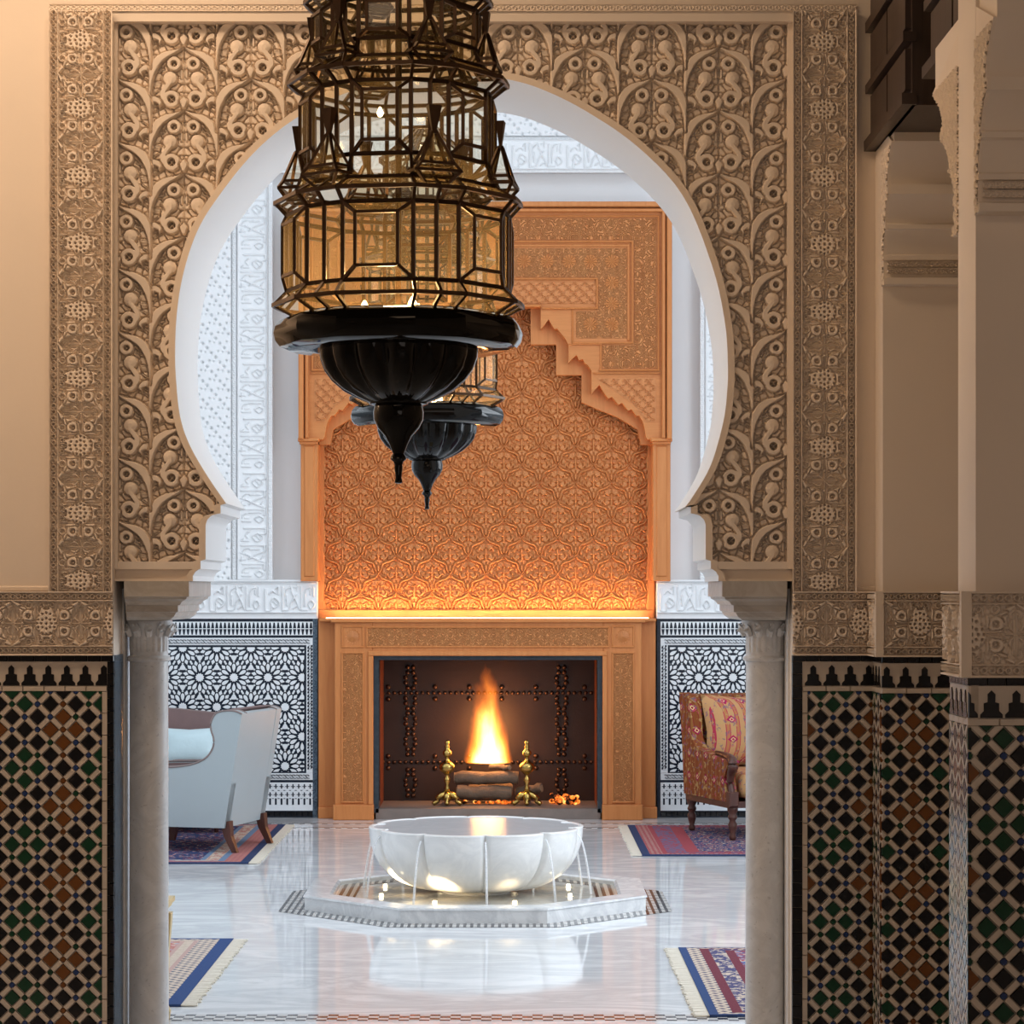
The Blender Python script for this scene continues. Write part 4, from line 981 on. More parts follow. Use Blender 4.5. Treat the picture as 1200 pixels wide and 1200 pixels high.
def log(p, q, r, label, seed):
    rnd = random.Random(seed); p, q = Vector(p), Vector(q); P = [p.lerp(q, i/8)+Vector((0,0,rnd.uniform(-.006,.006))) for i in range(9)]
    t = thing('fire_log', label, 'log', tuple((p+q)/2-Vector((0,0,r))), 0, 'logs burning in the hearth')
    MB().tube(P, [r*rnd.uniform(.88,1.08) for _ in P], 12).build('bark', LOGM, t, True, 60)
    dv = (q-p).normalized()
    for e, sg in ((p,-1),(q,1)): MB().tube([e, e+dv*sg*.006], [r*.86, r*.8], 12).build('sawn_end', plain('log_end', (.30,.20,.12), .8), t)
ZB = HZ+(947-942)*YI/F+.011
log((PX(533,17.36),17.40,ZB+.105+.045), (PX(607,17.36),17.38,ZB+.108+.045), .046, 'split log lying across the top of the fire', 1)
log((PX(536,17.4),17.35,ZB+.05), (PX(598,17.4),17.38,ZB+.045), .048, 'thick charred log lying lowest under the fire', 2)
log((PX(606,17.4),17.43,ZB+.045), (PX(634,17.4),17.37,ZB+.08), .036, 'short charred log leaning against the brass andiron', 3)
log((PX(550,17.5),17.57,ZB+.05), (PX(600,17.5),17.55,ZB+.052), .045, 'charred log at the back of the hearth behind the others', 4)
log((PX(575,17.4),17.46,ZB+.222), (PX(597,17.4),17.36,ZB+.226), .020, 'thin stick of firewood on top of the split log', 5)
cm = MB(); rnd = random.Random(3)
for i in range(46):
    x = PX(rnd.uniform(646,678),17.4); y = rnd.uniform(17.36,17.55); r = rnd.uniform(.012,.026); cm.sphere((x,y,HZ+r*.82+rnd.uniform(0,.05)*(i > 20)), r, 6, 4, .8)
for i in range(26):
    x = PX(rnd.uniform(540,604),17.4); y = rnd.uniform(17.41,17.5); r = rnd.uniform(.010,.018); cm.sphere((x,y,HZ+r*.82), r, 6, 4, .8)
tag(cm.build('coals', COAL), 'glowing coals and embers heaped under the logs', 'embers', None, 'stuff')
# flame: a glowing volume over the logs
FX, FY, FZ0, FH = PX(572,17.44), 17.44, ZB+.252, .72
n = N('flame_volume'); x, y, z = n.xyz()
h = n.math('DIVIDE', z, FH)
wob = n.math('MULTIPLY', n.math('SUBTRACT', n.noise(5.5, 3, n.vec(x, y, n.math('MULTIPLY', z, .55))), .5), n.math('MULTIPLY_ADD', h, .30, .03))
xx = n.math('ADD', n.math('ADD', x, wob), n.math('MULTIPLY', h, .015))
wd = n.math('MULTIPLY', n.math('POWER', n.math('MAXIMUM', n.math('SUBTRACT', 1.0, h), .001), .62), .185)
r = n.math('DIVIDE', n.math('SQRT', n.math('ADD', n.math('MULTIPLY', xx, xx), n.math('MULTIPLY', n.math('MULTIPLY', y, y), 1.5))), wd)
core = n.math('MAXIMUM', n.math('SUBTRACT', 1.0, r), 0.0)
tex = n.math('MULTIPLY_ADD', n.noise(11, 4, n.vec(x, y, n.math('MULTIPLY', z, .30)), .6), 1.7, -.25)
den = n.math('MULTIPLY', n.math('POWER', core, 1.25), n.math('MAXIMUM', tex, .02))
den = n.math('MULTIPLY', den, n.math('POWER', n.math('MAXIMUM', n.math('SUBTRACT', 1.12, h), .0), 1.6))
ev = n.new('ShaderNodeEmission'); n.put(ev.inputs[0], n.ramp(den, [(0,(1,.16,.01)),(.12,(1,.30,.03)),(.35,(1,.62,.24))])); n.put(ev.inputs[1], n.math('MULTIPLY', den, 130.0))
n.nt.links.new(ev.outputs[0], n.out.inputs['Volume']); FLAME = n.m
fl = link('flame', MB().lathe([(.16,0),(.22,.05),(.22,.25),(.19,.48),(.14,.63),(.09,.74)], 16).mesh('flame', FLAME), None, (FX,FY,FZ0))
tag(fl, 'tall orange flame rising from the logs in the fireplace', 'fire')
point('fire_light', (FX, FY-.02, FZ0+.26), 17, (1,.42,.13), .12)
# ------------------------------------------------------------------ fountain
FCX, FCY = PX(555, 11.69), 12.56
fo = thing('fountain', 'white marble lobed bowl fountain on a low octagonal marble step', 'fountain', (FCX, FCY, 0))
OW = .86
def octo(a, z, cx=FCX, cy=FCY): R_ = a/math.cos(PI/8); return [(cx+R_*math.cos(PI/8+PI/4*k), cy+R_*math.sin(PI/8+PI/4*k), z) for k in range(8)]
PH = .075
for k in range(8):                                     # each kerb stone of the octagon
    m = MB(); A = octo(OW-.004, 0); A2 = octo(OW-.004, PH-.012); A3 = octo(OW+.004, PH-.010); A4 = octo(OW+.002, PH); I4 = octo(OW-.125, PH); I5 = octo(OW-.14, PH-.008); I0 = octo(OW-.14, 0)
    j = (k+1) % 8; L = [A, A2, A3, A4, I4, I5, I0]
    m.add([q[k] for q in L]+[q[j] for q in L], [(i,i+1,8+i,7+i) for i in range(6)]+[tuple(range(7)), tuple(range(13,6,-1))]); m.build('kerb_stone', MARBLE, fo)
WETM = marble('wet_marble', (.80,.77,.70), (.45,.42,.38), 5, .08, .4)
MB().add(octo(OW-.13, .048), [tuple(range(8))]).build('basin_floor', WETM, fo)
n = N('brown_striped_mosaic'); x, y, z = n.xyz(); STR2 = n.pbr(n.mix(n.math('GREATER_THAN', n.math('FRACT', n.math('MULTIPLY', x, 26.0)), .5), (.11,.075,.05), (.60,.52,.42)), .15)
O1, O2 = octo(OW-.15, .050), octo(OW-.25, .050)
MB().add(O1+O2, [(k,(k+1)%8,8+(k+1)%8,8+k) for k in range(8)]).build('mosaic_ring', STR2, fo)
WATER = thin_glass('shallow_water', (.98,.98,.97), .06)
MB().add(octo(OW-.139, .060), [tuple(range(8))]).build('pool_water', WATER, fo)
r0, r1 = octo(OW+.0, .0018), octo(OW+.125, .0018)
MB().add(r0+r1, [(k,8+k,8+(k+1)%8,(k+1)%8) for k in range(8)]).build('floor_mosaic', STRIPE, fo)
NL = 10; PHS = math.radians(-90+5.8)
def lobe(a, z=None):
    t = ((a-PHS) % (2*PI/NL))/(2*PI/NL); return 1-.06*(1-math.sin(PI*t)**.5)-.035*math.exp(-(min(t,1-t)/.035)**2)
BR, BT, BB = .553, .392, .072
def bowl_r(t): return BR*(.30+.70*math.sin(t*PI/2)**.62) if t > 0 else BR*.30
pr = [(bowl_r(t), BB+(BT-.012-BB)*(1-math.cos(t*PI/2))**.92) for t in np.linspace(0,1,22)]
pr += [(BR*1.004,BT-.008),(BR*1.0,BT-.002),(BR*.985,BT),(BR*.965,BT),(BR*.95,BT-.006),(BR*.94,BT-.012)]
BOWLM = marble('bowl_marble', (.82,.82,.81), (.58,.59,.60), 4, .22, .35)
bw = MB().lathe(pr, 360, (FCX,FCY), lobe, cap=False).build('bowl', BOWLM, fo, True, 40)
MB().lathe([(.001,BT-.004),(BR*.955,BT-.004)], 100, (FCX,FCY), lobe, cap=False).build('bowl_water', marble('still_water', (.60,.61,.62), (.5,.52,.54), 3, .16), fo, True)
MB().lathe([(.175,.028),(.175,.058),(.165,.062),(.16,.09)], 40, (FCX,FCY)).build('foot', BOWLM, fo, True, 40)
JET = N('falling_water'); t_ = JET.new('ShaderNodeBsdfTransparent'); g_ = JET.new('ShaderNodeBsdfPrincipled'); g_.inputs['Base Color'].default_value = (.95,.97,1,1); g_.inputs['Roughness'].default_value = .1
mx_ = JET.new('ShaderNodeMixShader'); JET.put(mx_.inputs[0], JET.math('MULTIPLY_ADD', JET.noise(60, 2, JET.vec(0, 0, JET.xyz()[2])), .5, .22)); JET.nt.links.new(t_.outputs[0], mx_.inputs[1]); JET.nt.links.new(g_.outputs[0], mx_.inputs[2]); JET.nt.links.new(mx_.outputs[0], JET.out.inputs[0]); JET = JET.m
for k in range(NL):
    a = PHS+2*PI*k/NL; q = Vector((math.cos(a), math.sin(a), 0)); P = []
    for i in range(9):
        t = i/8; P.append(Vector((FCX,FCY,0))+q*(BR*.955+.075*t)+Vector((0,0,BT-.035-(BT-.035-.05)*t*t)))
    MB().tube(P, [.0045+.002*i/8 for i in range(9)], 7).build('water_jet', JET, fo, True)
BULB = emit('pool_light_lens', (1,.82,.5), 14)
for k in range(8):
    a = PI/8+PI/4*k; R_ = .52; x, y = FCX+R_*math.cos(a), FCY+R_*math.sin(a)
    MB().lathe([(.010,.048),(.010,.063)], 14, (x,y)).build('pool_light', BULB, fo)
    l = bpy.data.lights.new('pool_spot', 'SPOT'); l.energy = {4: 14, 5: 10, 6: .7, 7: .7}.get(k, 2); l.color = (1,.72,.38); l.spot_size = 1.3; l.spot_blend = .7; l.shadow_soft_size = .02
    lo_ = bpy.data.objects.new('pool_spot', l); COL.objects.link(lo_); lo_.location = (x,y,.075); lo_.rotation_euler = (Vector((FCX,FCY,.36))-Vector((x,y,.075))).to_track_quat('-Z','Y').to_euler()
# ------------------------------------------------------------------ rugs
def rug_mat(name, field, cols, border, seed, L, W):
    n = N(name); x, y, z = n.xyz()
    ed = n.math('MINIMUM', n.math('SUBTRACT', L/2, n.math('ABSOLUTE', x)), n.math('MULTIPLY', n.math('SUBTRACT', W/2, n.math('ABSOLUTE', y)), 2.2))
    fine = n.noise(160, 2)
    vv = n.vor(13, n.vec(n.math('ADD', x, seed), y, 0), 'F1', .55); v2 = n.vor(34, n.vec(n.math('ADD', x, seed), y, 0), 'F1', .9)
    fc = n.ramp(n.math('FRACT', n.math('MULTIPLY_ADD', vv[0], 1.7, n.math('MULTIPLY', v2[0], .6))), field, True)
    s1 = n.math('FRACT', n.math('MULTIPLY', n.math('ADD', x, y), 17.0)); s2 = n.math('FRACT', n.math('MULTIPLY', n.math('SUBTRACT', x, y), 17.0))
    dg = n.math('MULTIPLY', n.math('GREATER_THAN', s1, .5), n.math('GREATER_THAN', s2, .42))
    b1 = n.mix(dg, cols[1], cols[2]); b2 = n.mix(n.math('GREATER_THAN', n.noise(38, 2), .52), cols[3], cols[1])
    c = n.ramp(ed, [(0,cols[0]),(border[0],(0,0,0)),], True)
    def lay(prev, d, col): return n.mix(n.math('GREATER_THAN', ed, d), prev, col)
    c = lay(cols[0], border[0], b1); c = lay(c, border[1], cols[4]); c = lay(c, border[2], b2); c = lay(c, border[3], cols[4]); c = lay(c, border[4], fc)
    c = n.mix(n.math('MULTIPLY', fine, .2), c, n.mix(.4, c, (.7,.62,.55)))
    return n.pbr(c, .95, 0, n.bump(n.noise(260, 2), .4, .003), .1)
NVY, RED, CRM, PNK, LBL = (.008,.028,.10), (.20,.02,.035), (.50,.41,.33), (.40,.16,.14), (.12,.19,.30)
rugA = [(0,NVY),(.30,(.012,.045,.16)),(.48,PNK),(.58,CRM),(.66,(.015,.05,.17)),(.86,RED)]
FRM = plain('wool_fringe', (.70,.64,.54), .95, var=.15, vs=80, bump=.3, bs=300)
def rug(x0, x1, y0, y1, fringe, label, mat, rz=0):
    cx, cy = (x0+x1)/2, (y0+y1)/2; t = thing('rug', label, 'rug', (cx,cy,0), rz); L, W = x1-x0, y1-y0
    nx, ny = 12, 12; T = .011
    m = MB().box(-L/2, L/2, -W/2, W/2, .0016, T); m.build('pile', mat(L, W), t, local=True)
    rn = random.Random(label); m = MB()
    for sg in fringe:
        k = int(W/.012)
        for i in range(k):
            yy = -W/2+(i+.5)*W/k; j = rn.uniform(-.006,.006); ln = rn.uniform(.05,.068)
            m.bar((sg*L/2-sg*.004, yy, .006), (sg*(L/2+ln), yy+j, .005), .009, .005)
    m.build('fringe', FRM, t, local=True)
rug(-3.5, -1.545, 14.26, 16.6, (1,), 'navy and rose woven rug under the cream armchair', lambda L, W: rug_mat('rug_navy', rugA, (NVY,PNK,(.30,.08,.10),CRM,LBL), (.05,.15,.19,.27,.30), 3.1, L, W))
rug(.785, 2.9, 14.68, 16.55, (-1,), 'navy and crimson rug with lozenge field under the woven armchair', lambda L, W: rug_mat('rug_crimson', [(0,(.015,.035,.13)),(.38,PNK),(.5,(.02,.05,.17)),(.7,RED),(.88,CRM)], (NVY,(.30,.04,.06),(.45,.33,.28),(.12,.10,.2),(.30,.045,.065)), (.05,.13,.16,.28,.36), 8.4, L, W))
rug(-3.0, -1.275, 9.36, 11.14, (1,), 'faded rose and cream rug with a blue end stripe beside the gilt table', lambda L, W: rug_mat('rug_rose', [(0,PNK),(.3,(.55,.35,.32)),(.45,(.2,.28,.42)),(.6,CRM),(.8,(.45,.16,.15))], ((.012,.05,.17),(.55,.45,.37),(.10,.11,.16),CRM,(.45,.30,.27)), (.06,.15,.17,.21,.23), 1.7, L, W))
rug(.742, 2.6, 9.13, 10.86, (-1,), 'striped blue and maroon rug lying alone on the marble by the column', lambda L, W: rug_mat('rug_striped', [(0,(.20,.03,.05)),(.3,(.05,.10,.28)),(.5,CRM),(.65,(.30,.05,.08)),(.85,LBL)], ((.012,.045,.15),CRM,(.07,.06,.12),(.05,.05,.14),(.13,.015,.035)), (.035,.09,.13,.20,.24), 5.2, L, W))
# ------------------------------------------------------------------ armchairs
GREYL = plain('pale_grey_leather', (.36,.41,.43), .42, var=.04, vs=4, bump=.1, bs=120)
TAUPE = plain('taupe_velvet', (.20,.13,.125), .85, var=.12, vs=14, bump=.2, bs=200)
SILK = plain('pale_aqua_silk', (.52,.66,.70), .32, var=.1, vs=7, bump=.3, bs=9, bd=.02)
PIPE = plain('taupe_piping', (.22,.17,.16), .6)
c1 = thing('armchair', 'pale grey leather armchair with taupe lining and splayed legs on the navy rug', 'armchair', (-1.937,15.155,.0125), math.radians(-105.4))
for sx in (-1, 1):
    for sy in (-1, 1):
        P = [Vector((sx*.285, sy*.285, .19)), Vector((sx*.288, sy*.30, .10)), Vector((sx*.292, sy*(.32 if sy < 0 else .345), 0))]
        m = MB(); rr = [.030,.024,.017]; m.rings([[(p.x-q,p.y-q,p.z),(p.x+q,p.y-q,p.z),(p.x+q,p.y+q,p.z),(p.x-q,p.y+q,p.z)] for p, q in zip(P, rr)]); m.build('leg', LEGWOOD, c1, local=True)
ARM = [(-.345,.15),(.29,.15),(.335,.42),(.405,.845),(.36,.862),(.29,.863),(.235,.845),(.205,.795),(.205,.745),(.222,.69),(.215,.635),(.17,.575),(.08,.535),(-.05,.515),(-.22,.51),(-.33,.505),(-.355,.48),(-.355,.36)]
ARMP = [tuple(p) for p in catmull(ARM[3:17], 4)]; ARMF = [ARM[0],ARM[1],ARM[2]]+ARMP+[ARM[17]]
for sx in (-1, 1):
    xa, xb = sorted((sx*.335, sx*.255)); a_ = MB().prism_x(ARMF, xa, xb).build('arm', GREYL, c1, True, 50, local=True)
    for xe in (xa, xb): MB().tube([(xe, y, z) for y, z in ARMP], .006, 6).build('piping', PIPE, a_, True, local=True)
m = MB().prism_x([(.20,.15),(.29,.15),(.335,.42),(.402,.845),(.37,.855),(.315,.83),(.26,.45),(.20,.40)], -.331, .331); m.build('back', GREYL, c1, True, 40, local=True)
m = MB().prism_x([(.20,.40),(.262,.45),(.316,.83),(.36,.868),(.30,.872),(.255,.84),(.19,.45)], -.256, .256); m.build('back_lining', TAUPE, c1, True, 40, local=True)
for sx in (-1,1): MB().prism_x([(y-.0 if y < .2 else y-.01, z-.012) for y, z in ARMF if z > .4], *sorted((sx*.254, sx*.236))).build('arm_lining', TAUPE, c1, True, 50, local=True)
B(-.256, .256, -.345, .25, .15, .30).build('seat_base', GREYL, c1, local=True)
m = rpoly(.49, .55, .13, .05, .30); m.build('seat_cushion', TAUPE, c1, True, 60, local=True, loc=(0,-.075,0))
def pillow(name, w, h, d, mat, n=14):
    m = MB(); L = []
    vs, fs = [], []
    for s in (1, -1):
        for j in range(n+1):
            for i in range(n+1):
                u, v = 2*i/n-1, 2*j/n-1; k = (1-abs(u)**2.6)*(1-abs(v)**2.6); e = 1-.10*(1-abs(u*v))*max(abs(u),abs(v))**3
                vs.append((u*w/2*e, s*d/2*k**.55, v*h/2*e))
    q = (n+1)**2
    for s in (0, 1):
        for j in range(n):
            for i in range(n):
                a = s*q+j*(n+1)+i; fs.append((a,a+1,a+n+2,a+n+1))
    return m.add(vs, fs)
st_ = thing('settee', 'taupe velvet settee with a curved back standing behind the grey armchair', 'settee', (-2.63,16.2,.0125))
SX = .78
m = MB().rings([[(x_, .13-e_, .12) for x_, e_ in ((-SX,0),(-SX*.5,0),(0,0),(SX*.5,0),(SX,0))]+[(SX,.33,.12),(-SX,.33,.12)], [(x_, .15, z_) for x_, z_ in ((-SX,.765),(-SX*.5,.80),(0,.815),(SX*.5,.795),(SX,.755))]+[(SX,.33,.755),(-SX,.33,.765)]])
m.build('backrest', TAUPE, st_, True, 50, local=True)
MB().tube([(x_, .16, z_) for x_, z_ in ((-SX,.765),(-SX*.5,.80),(0,.815),(SX*.5,.795),(SX,.755),(SX,.5))], .008, 6).build('piping', PIPE, st_, True, local=True)
rpoly(2*SX, .44, .30, .05, .12).build('seat', TAUPE, st_, True, 60, local=True, loc=(0,-.08,0))
for sx in (-1,1):
    for sy in (-1,1): MB().lathe([(.014,0),(.024,.13)], 10, (sx*(SX-.1), .05+sy*.22)).build('leg', LEGWOOD, st_, True, local=True)
M1 = WM[c1.name]
pw = pillow('p', .40, .26, .15, SILK).build('scatter_cushion', SILK, None, True)
pw.location = (PX(222,16.2), 16.19, .565); pw.rotation_euler = (math.radians(-14), 0, math.radians(4))
tag(pw, 'pale aqua silk scatter cushion resting on the taupe settee', 'cushion')
# woven armchair
def kilim(name, a, b_, c_, d_, sc=1):
    n = N(name); x, y, z = n.xyz()
    s = n.math('FRACT', n.math('MULTIPLY', n.math('ADD', x, y), 9.0*sc)); band = n.ramp(s, [(0,a),(.36,b_),(.44,c_),(.72,b_),(.80,a)], True)
    dx_ = n.math('ABSOLUTE', n.math('SUBTRACT', n.math('FRACT', n.math('MULTIPLY', n.math('ADD', x, y), 4.5*sc)), .5)); dz_ = n.math('ABSOLUTE', n.math('SUBTRACT', n.math('FRACT', n.math('MULTIPLY', z, 4.2*sc)), .5))
    di = n.math('ADD', dx_, n.math('MULTIPLY', dz_, 1.2)); c = n.mix(n.math('LESS_THAN', di, .26), band, n.ramp(di, [(0,d_),(.08,(.75,.55,.25)),(.13,(.30,.02,.08)),(.2,d_)], True))
    w = n.math('GREATER_THAN', n.noise(34, 2), .56); c = n.mix(n.math('MULTIPLY', w, .6), c, n.ramp(n.noise(22,1), [(.35,(.45,.30,.12)),(.5,(.12,.10,.16)),(.62,(.50,.08,.12))], True))
    return n.pbr(c, .9, 0, n.bump(n.noise(200,2), .4, .003), .15)
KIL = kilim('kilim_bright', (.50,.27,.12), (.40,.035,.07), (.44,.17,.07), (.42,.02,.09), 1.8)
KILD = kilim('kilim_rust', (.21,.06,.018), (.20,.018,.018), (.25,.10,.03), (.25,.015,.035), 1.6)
c2 = thing('armchair', 'rust and crimson kilim armchair with carved dark wood arms and turned legs', 'armchair', (1.586,15.933,.0125), math.radians(18.5))
tl = [(.017,0),(.024,.02),(.016,.04),(.026,.075),(.030,.10),(.018,.125),(.030,.14),(.030,.15),(.022,.165),(.034,.19),(.034,.225)]
for sx in (-1,1):
    for sy in (-1,1): MB().lathe(tl, 14, (sx*.30, sy*.335)).build('leg', LEGWOOD, c2, True, local=True)
m = MB().box(-.335,.335,-.36,.36,.205,.245); m.build('seat_rail', LEGWOOD, c2, local=True)
SIDE = [(-.34,.245),(.365,.245),(.40,.60),(.445,.885),(.43,.905),(.33,.905),(.275,.86),(.245,.75),(.235,.66),(.21,.60),(.12,.555),(-.10,.53),(-.30,.515),(-.355,.50),(-.345,.46),(-.30,.40)]
SP = [SIDE[0],SIDE[1]]+[tuple(p) for p in catmull(SIDE[2:], 3)]
for sx in (-1,1):
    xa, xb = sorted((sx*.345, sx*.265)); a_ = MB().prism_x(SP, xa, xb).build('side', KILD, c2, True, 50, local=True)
    P = [(sx*.31,-.10,.545),(sx*.315,-.28,.535),(sx*.32,-.375,.515),(sx*.32,-.385,.47),(sx*.315,-.345,.43),(sx*.312,-.325,.37),(sx*.312,-.345,.31),(sx*.312,-.36,.25)]
    Pc = catmull(P, 4); MB().tube(Pc, np.interp(np.linspace(0,1,len(Pc)), [0,.25,.4,.6,.8,1], [.014,.026,.034,.026,.022,.030]), 8).build('carved_arm', LEGWOOD, c2, True, local=True)
    MB().cbox(sx*.312-.033, sx*.312+.033, -.392, -.33, .215, .31, .008).build('carved_block', LEGWOOD, c2, local=True)
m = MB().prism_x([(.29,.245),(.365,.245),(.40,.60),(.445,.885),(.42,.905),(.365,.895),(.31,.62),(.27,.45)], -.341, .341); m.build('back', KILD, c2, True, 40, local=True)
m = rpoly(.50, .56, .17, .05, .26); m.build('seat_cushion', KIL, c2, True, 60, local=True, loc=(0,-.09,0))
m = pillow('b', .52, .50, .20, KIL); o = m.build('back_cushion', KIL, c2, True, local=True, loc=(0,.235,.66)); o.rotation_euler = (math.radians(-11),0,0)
# ------------------------------------------------------------------ gilt table
tb = thing('gilt_table', 'small pale gilt side table with moulded top beside the rose rug', 'table', (-1.515,8.88,0))
m = MB()
for z0, z1, w in ((.44,.458,.25),(.425,.44,.24),(.405,.425,.225),(.37,.405,.215)): m.box(-w,w,-w,w,z0,z1)
m.build('table_top', GOLD, tb, local=True)
for sx in (-1,1):
    for sy in (-1,1):
        m = MB().rings([[(sx*.215-r,sy*.215-r,z),(sx*.215+r,sy*.215-r,z),(sx*.215+r,sy*.215+r,z),(sx*.215-r,sy*.215+r,z)] for r, z in ((.018,0),(.022,.03),(.014,.05),(.017,.25),(.026,.36),(.028,.40))]); m.build('leg', GOLD, tb, local=True)
MB().box(-.2,.2,-.2,.2,.10,.115).build('shelf', GOLD, tb, local=True)
# ------------------------------------------------------------------ lanterns
K1 = 5.6/F
def ringpts(R, z):
    P = []
    for i in range(6):
        c = PI/3*i; q = math.hypot(1,.325)*R
        P += [(q*math.cos(c-math.atan(.325)), q*math.sin(c-math.atan(.325)), z), (q*math.cos(c+math.atan(.325)), q*math.sin(c+math.atan(.325)), z), (q*.985*math.cos(c+PI/6), q*.985*math.sin(c+PI/6), z)]
    return [Vector(p)*K1 for p in P]
def lantern(label, loc, rz):
    t = thing('lantern', label, 'lantern', loc, rz, 'hanging glass lanterns')
    mk = lambda mb, name, mat, sm=False, an=None, kind=None, par=None: mb.build(name, mat, par or t, sm, an, local=True, kind=kind)
    panes = []; W = 4.5*K1
    def pane(P, lst=None):
        c = sum(P, Vector())/len(P); Q = [p+(c-p)*.01 for p in P]
        if lst is not None: lst.add(Q, [tuple(range(len(Q)))]); return
        mk(MB().add(Q, [tuple(range(len(Q)))]), 'pane', AMBER)
    tiers = [([(114,17),(139,31),(124,47)], (124,47,135), [(124,135),(137,150),(114,164)], (114,164,104,192)),
             ([(104,192)], (104,192,275), [(104,275),(122,290),(98,304)], (98,304,90,326)),
             ([(90,326)], (90,326,372), [(90,372),(104,385),(84,398)], (84,398,76,420)),
             ([(76,420)], (76,420,470), [(76,470),(86,480),(40,520)], (40,520,20,540))]
    small = MB()
    for ti, (lowf, body, upf, skirt) in enumerate(tiers):
        fr = MB()
        def flare(levels, lst):
            for (Ra, za), (Rb, zb) in zip(levels[:-1], levels[1:]):
                A, C = ringpts(Ra, za), ringpts(Rb, zb)
                for k in range(18):
                    pane([A[k], A[(k+1)%18], C[(k+1)%18], C[k]], lst); fr.bar(A[k], C[k], W*.8)
            for R_, z_ in levels:
                A = ringpts(R_, z_)
                for k in range(18): fr.bar(A[k], A[(k+1)%18], W)
        lst = None if ti < 2 else small
        flare(lowf, lst) if len(lowf) > 1 else None
        Rb, z0, z1 = body; A, C = ringpts(Rb, z0), ringpts(Rb, z1)
        for k in range(18):
            fr.bar(A[k], C[k], W); fr.bar(A[k], A[(k+1)%18], W); fr.bar(C[k], C[(k+1)%18], W)
            if k % 3 == 0:                              # bay: raised inner pane with four sloping panes
                P = [A[k], A[(k+1)%18], C[(k+1)%18], C[k]]; c = sum(P, Vector())/4; out = Vector((c.x,c.y,0)).normalized()*10*K1
                e = P[1]-P[0]; ez = P[3]-P[0]; I = [P[0]+e*.20+ez*.17+out, P[1]-e*.20+ez*.17+out, P[2]-e*.20-ez*.15+out, P[3]+e*.20-ez*.15+out]
                pane(I, lst)
                for q in range(4):
                    pane([P[q], P[(q+1)%4], I[(q+1)%4], I[q]], lst); fr.bar(P[q], I[q], W*.8); fr.bar(I[q], I[(q+1)%4], W*.8)
            else: pane([A[k], A[(k+1)%18], C[(k+1)%18], C[k]], lst)
        flare(upf, lst)
        flare([(skirt[0],skirt[1]),(skirt[2],skirt[3])], small)
        if ti < 3:                                       # little turrets standing on the ledge
            Rt, zt = skirt[0]*1.06, upf[1][1]+6
            s = 1-.14*ti
            for i in range(6):
                tr = MB(); trp = MB()
                a = PI/3*i+PI/6; c = Vector((math.cos(a), math.sin(a), 0)); u = Vector((-math.sin(a), math.cos(a), 0)); lev = []
                for hw, z in ((14,zt),(27*s,zt+13*s),(20*s,zt+22*s),(3,zt+58*s),(3,zt+62*s),(8*s,zt+88*s)):
                    o = c*Rt; lev.append([(o+(c*i_*.62+u*j_)*hw+Vector((0,0,z)))*K1 for i_, j_ in ((-1,-1),(1,-1),(1,1),(-1,1))])
                for li in range(3):
                    for q in range(4):
                        trp.add([lev[li][q],lev[li][(q+1)%4],lev[li+1][(q+1)%4],lev[li+1][q]], [(0,1,2,3)])
                        tr.bar(lev[li][q], lev[li+1][q], W*.7); tr.bar(lev[li+1][q], lev[li+1][(q+1)%4], W*.7)
                for q in range(4): tr.bar(lev[0][q], lev[0][(q+1)%4], W*.7)
                tr.rings([lev[3],lev[4],lev[5]])
                T = mk(tr, 'turret', LEAD); mk(trp, 'turret_panes', AMBER, par=T, kind='stuff')
        mk(fr, 'tier_frame', LEAD)
    mk(small, 'small_panes', AMBER, kind='stuff')
    # roll, fluted bowl, knob, finial
    rl = [ringpts(R_, z_) for R_, z_ in ((100,17),(124,17),(132,14),(137,7),(138.8,-1.5),(137,-10),(132,-17),(124,-20.5),(96,-20.5))]
    mk(MB().rings(rl), 'rim_roll', LACQUER, True, 25)
    flute = lambda a, z: 1-.10*abs(math.cos(a*7))**5 if z < -6*K1 else 1
    mk(MB().lathe([(r_*K1, z_*K1) for r_, z_ in ((93,-5),(94,-20),(93,-30),(88,-44),(79,-56),(65,-68),(48,-77),(35,-82),(32,-84))], 144, (0,0), flute), 'fluted_bowl', LACQUER, True, 60)
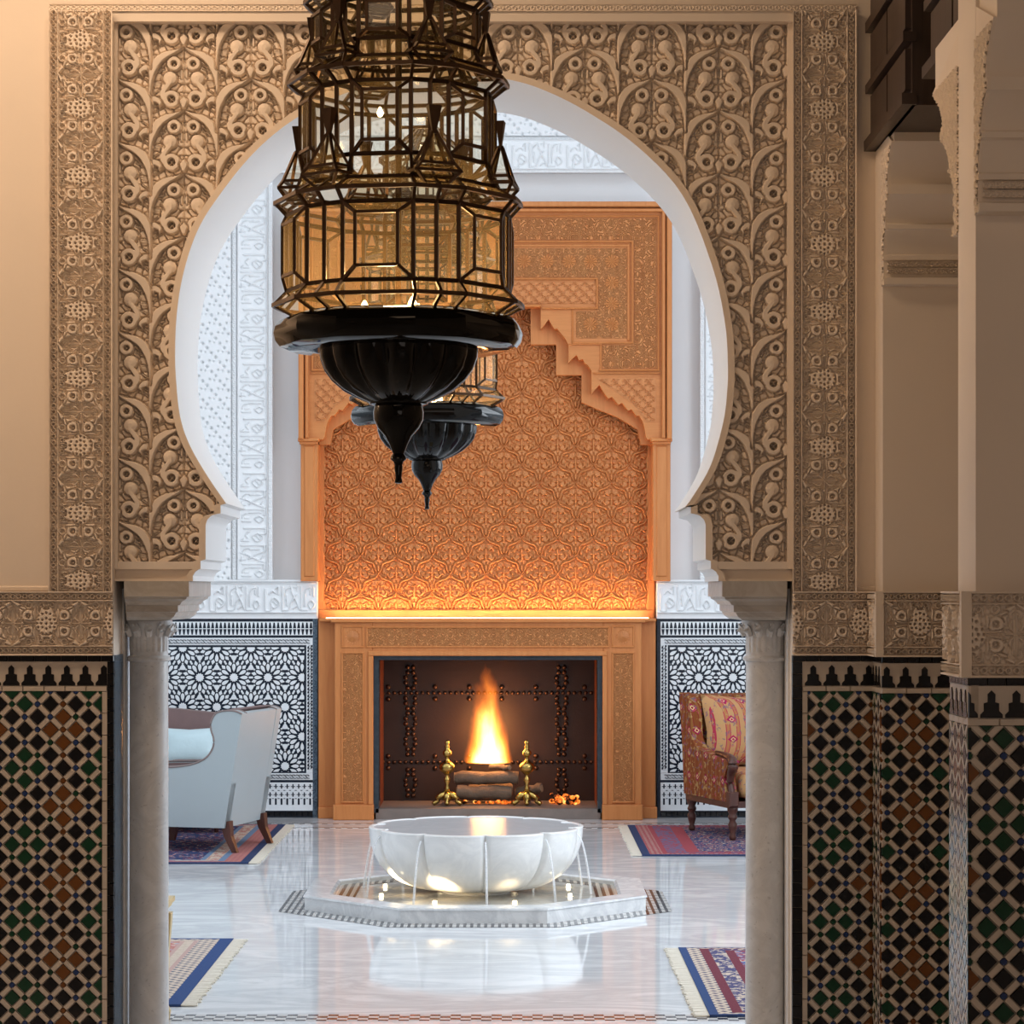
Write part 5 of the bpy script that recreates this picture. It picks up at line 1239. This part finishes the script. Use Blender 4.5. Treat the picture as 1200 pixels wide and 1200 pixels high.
    mk(MB().lathe([(r_*K1, z_*K1) for r_, z_ in ((33,-79),(35,-81),(34,-84),(28,-86),(29.5,-93),(29,-102),(24,-112),(16,-121),(11,-130),(8,-138),(6,-143))], 32), 'knob', LACQUER, True, 50)
    mk(MB().lathe([(r_*K1, z_*K1) for r_, z_ in ((6,-141),(9,-145),(9.5,-148),(6,-151),(4.5,-155),(5,-158),(3.5,-170),(4.5,-173),(4.5,-176),(1,-177))], 16), 'finial', LACQUER, True, 40)
    mk(MB().lathe([(112*K1,13*K1),(112*K1,15*K1)], 36), 'tray', LEAD)
    mk(MB().lathe([(4*K1,14*K1),(4*K1,540*K1)], 10), 'centre_rod', LEAD, True, 50)
    LB = bpy.data.materials.get('bulb_glow') or emit('bulb_glow', (1,.66,.28), 22)
    cd_ = plain('candle_tube', (.75,.66,.5), .6) if not bpy.data.materials.get('candle_tube') else bpy.data.materials['candle_tube']
    for i in range(3):
        a = 2*PI*i/3+.6; x, y = 40*K1*math.cos(a), 40*K1*math.sin(a)
        mk(MB().lathe([(6*K1,14*K1),(6*K1,20*K1)], 10, (x,y)), 'candle_tube', cd_, True, 50)
        mk(MB().lathe([(3*K1,20*K1),(6*K1,25*K1),(5*K1,31*K1),(1.2*K1,38*K1)], 10, (x,y)), 'bulb', LB, True)
    x, y = PX(0,1), 0
    mk(MB().lathe([(2*K1,250*K1),(4*K1,254*K1),(1*K1,261*K1)], 10, (20*K1,-18*K1)), 'bulb', LB, True)
    mk(MB().lathe([(3*K1,540*K1),(3*K1,(4.29-loc[2]) if loc[1] < YA else (5.99-loc[2]))], 8), 'suspension_rod', LEAD, True, 50)
    return t
L1 = (PX(467,5.6), 5.6, PZ(390,5.6)); L2D = 9.0
lantern('large tiered amber glass lantern hanging in the hall before the arch', L1, math.radians(-98))
lantern('second tiered amber glass lantern hanging beyond the arch over the marble floor', (PX(500.5,L2D), L2D, PZ(487,L2D)), math.radians(-86))
for (x, y, z) in (L1, (PX(500.5,L2D), L2D, PZ(487,L2D))):
    point('lantern_glow', (x, y, z+.09), 11, (1,.62,.28), .05)
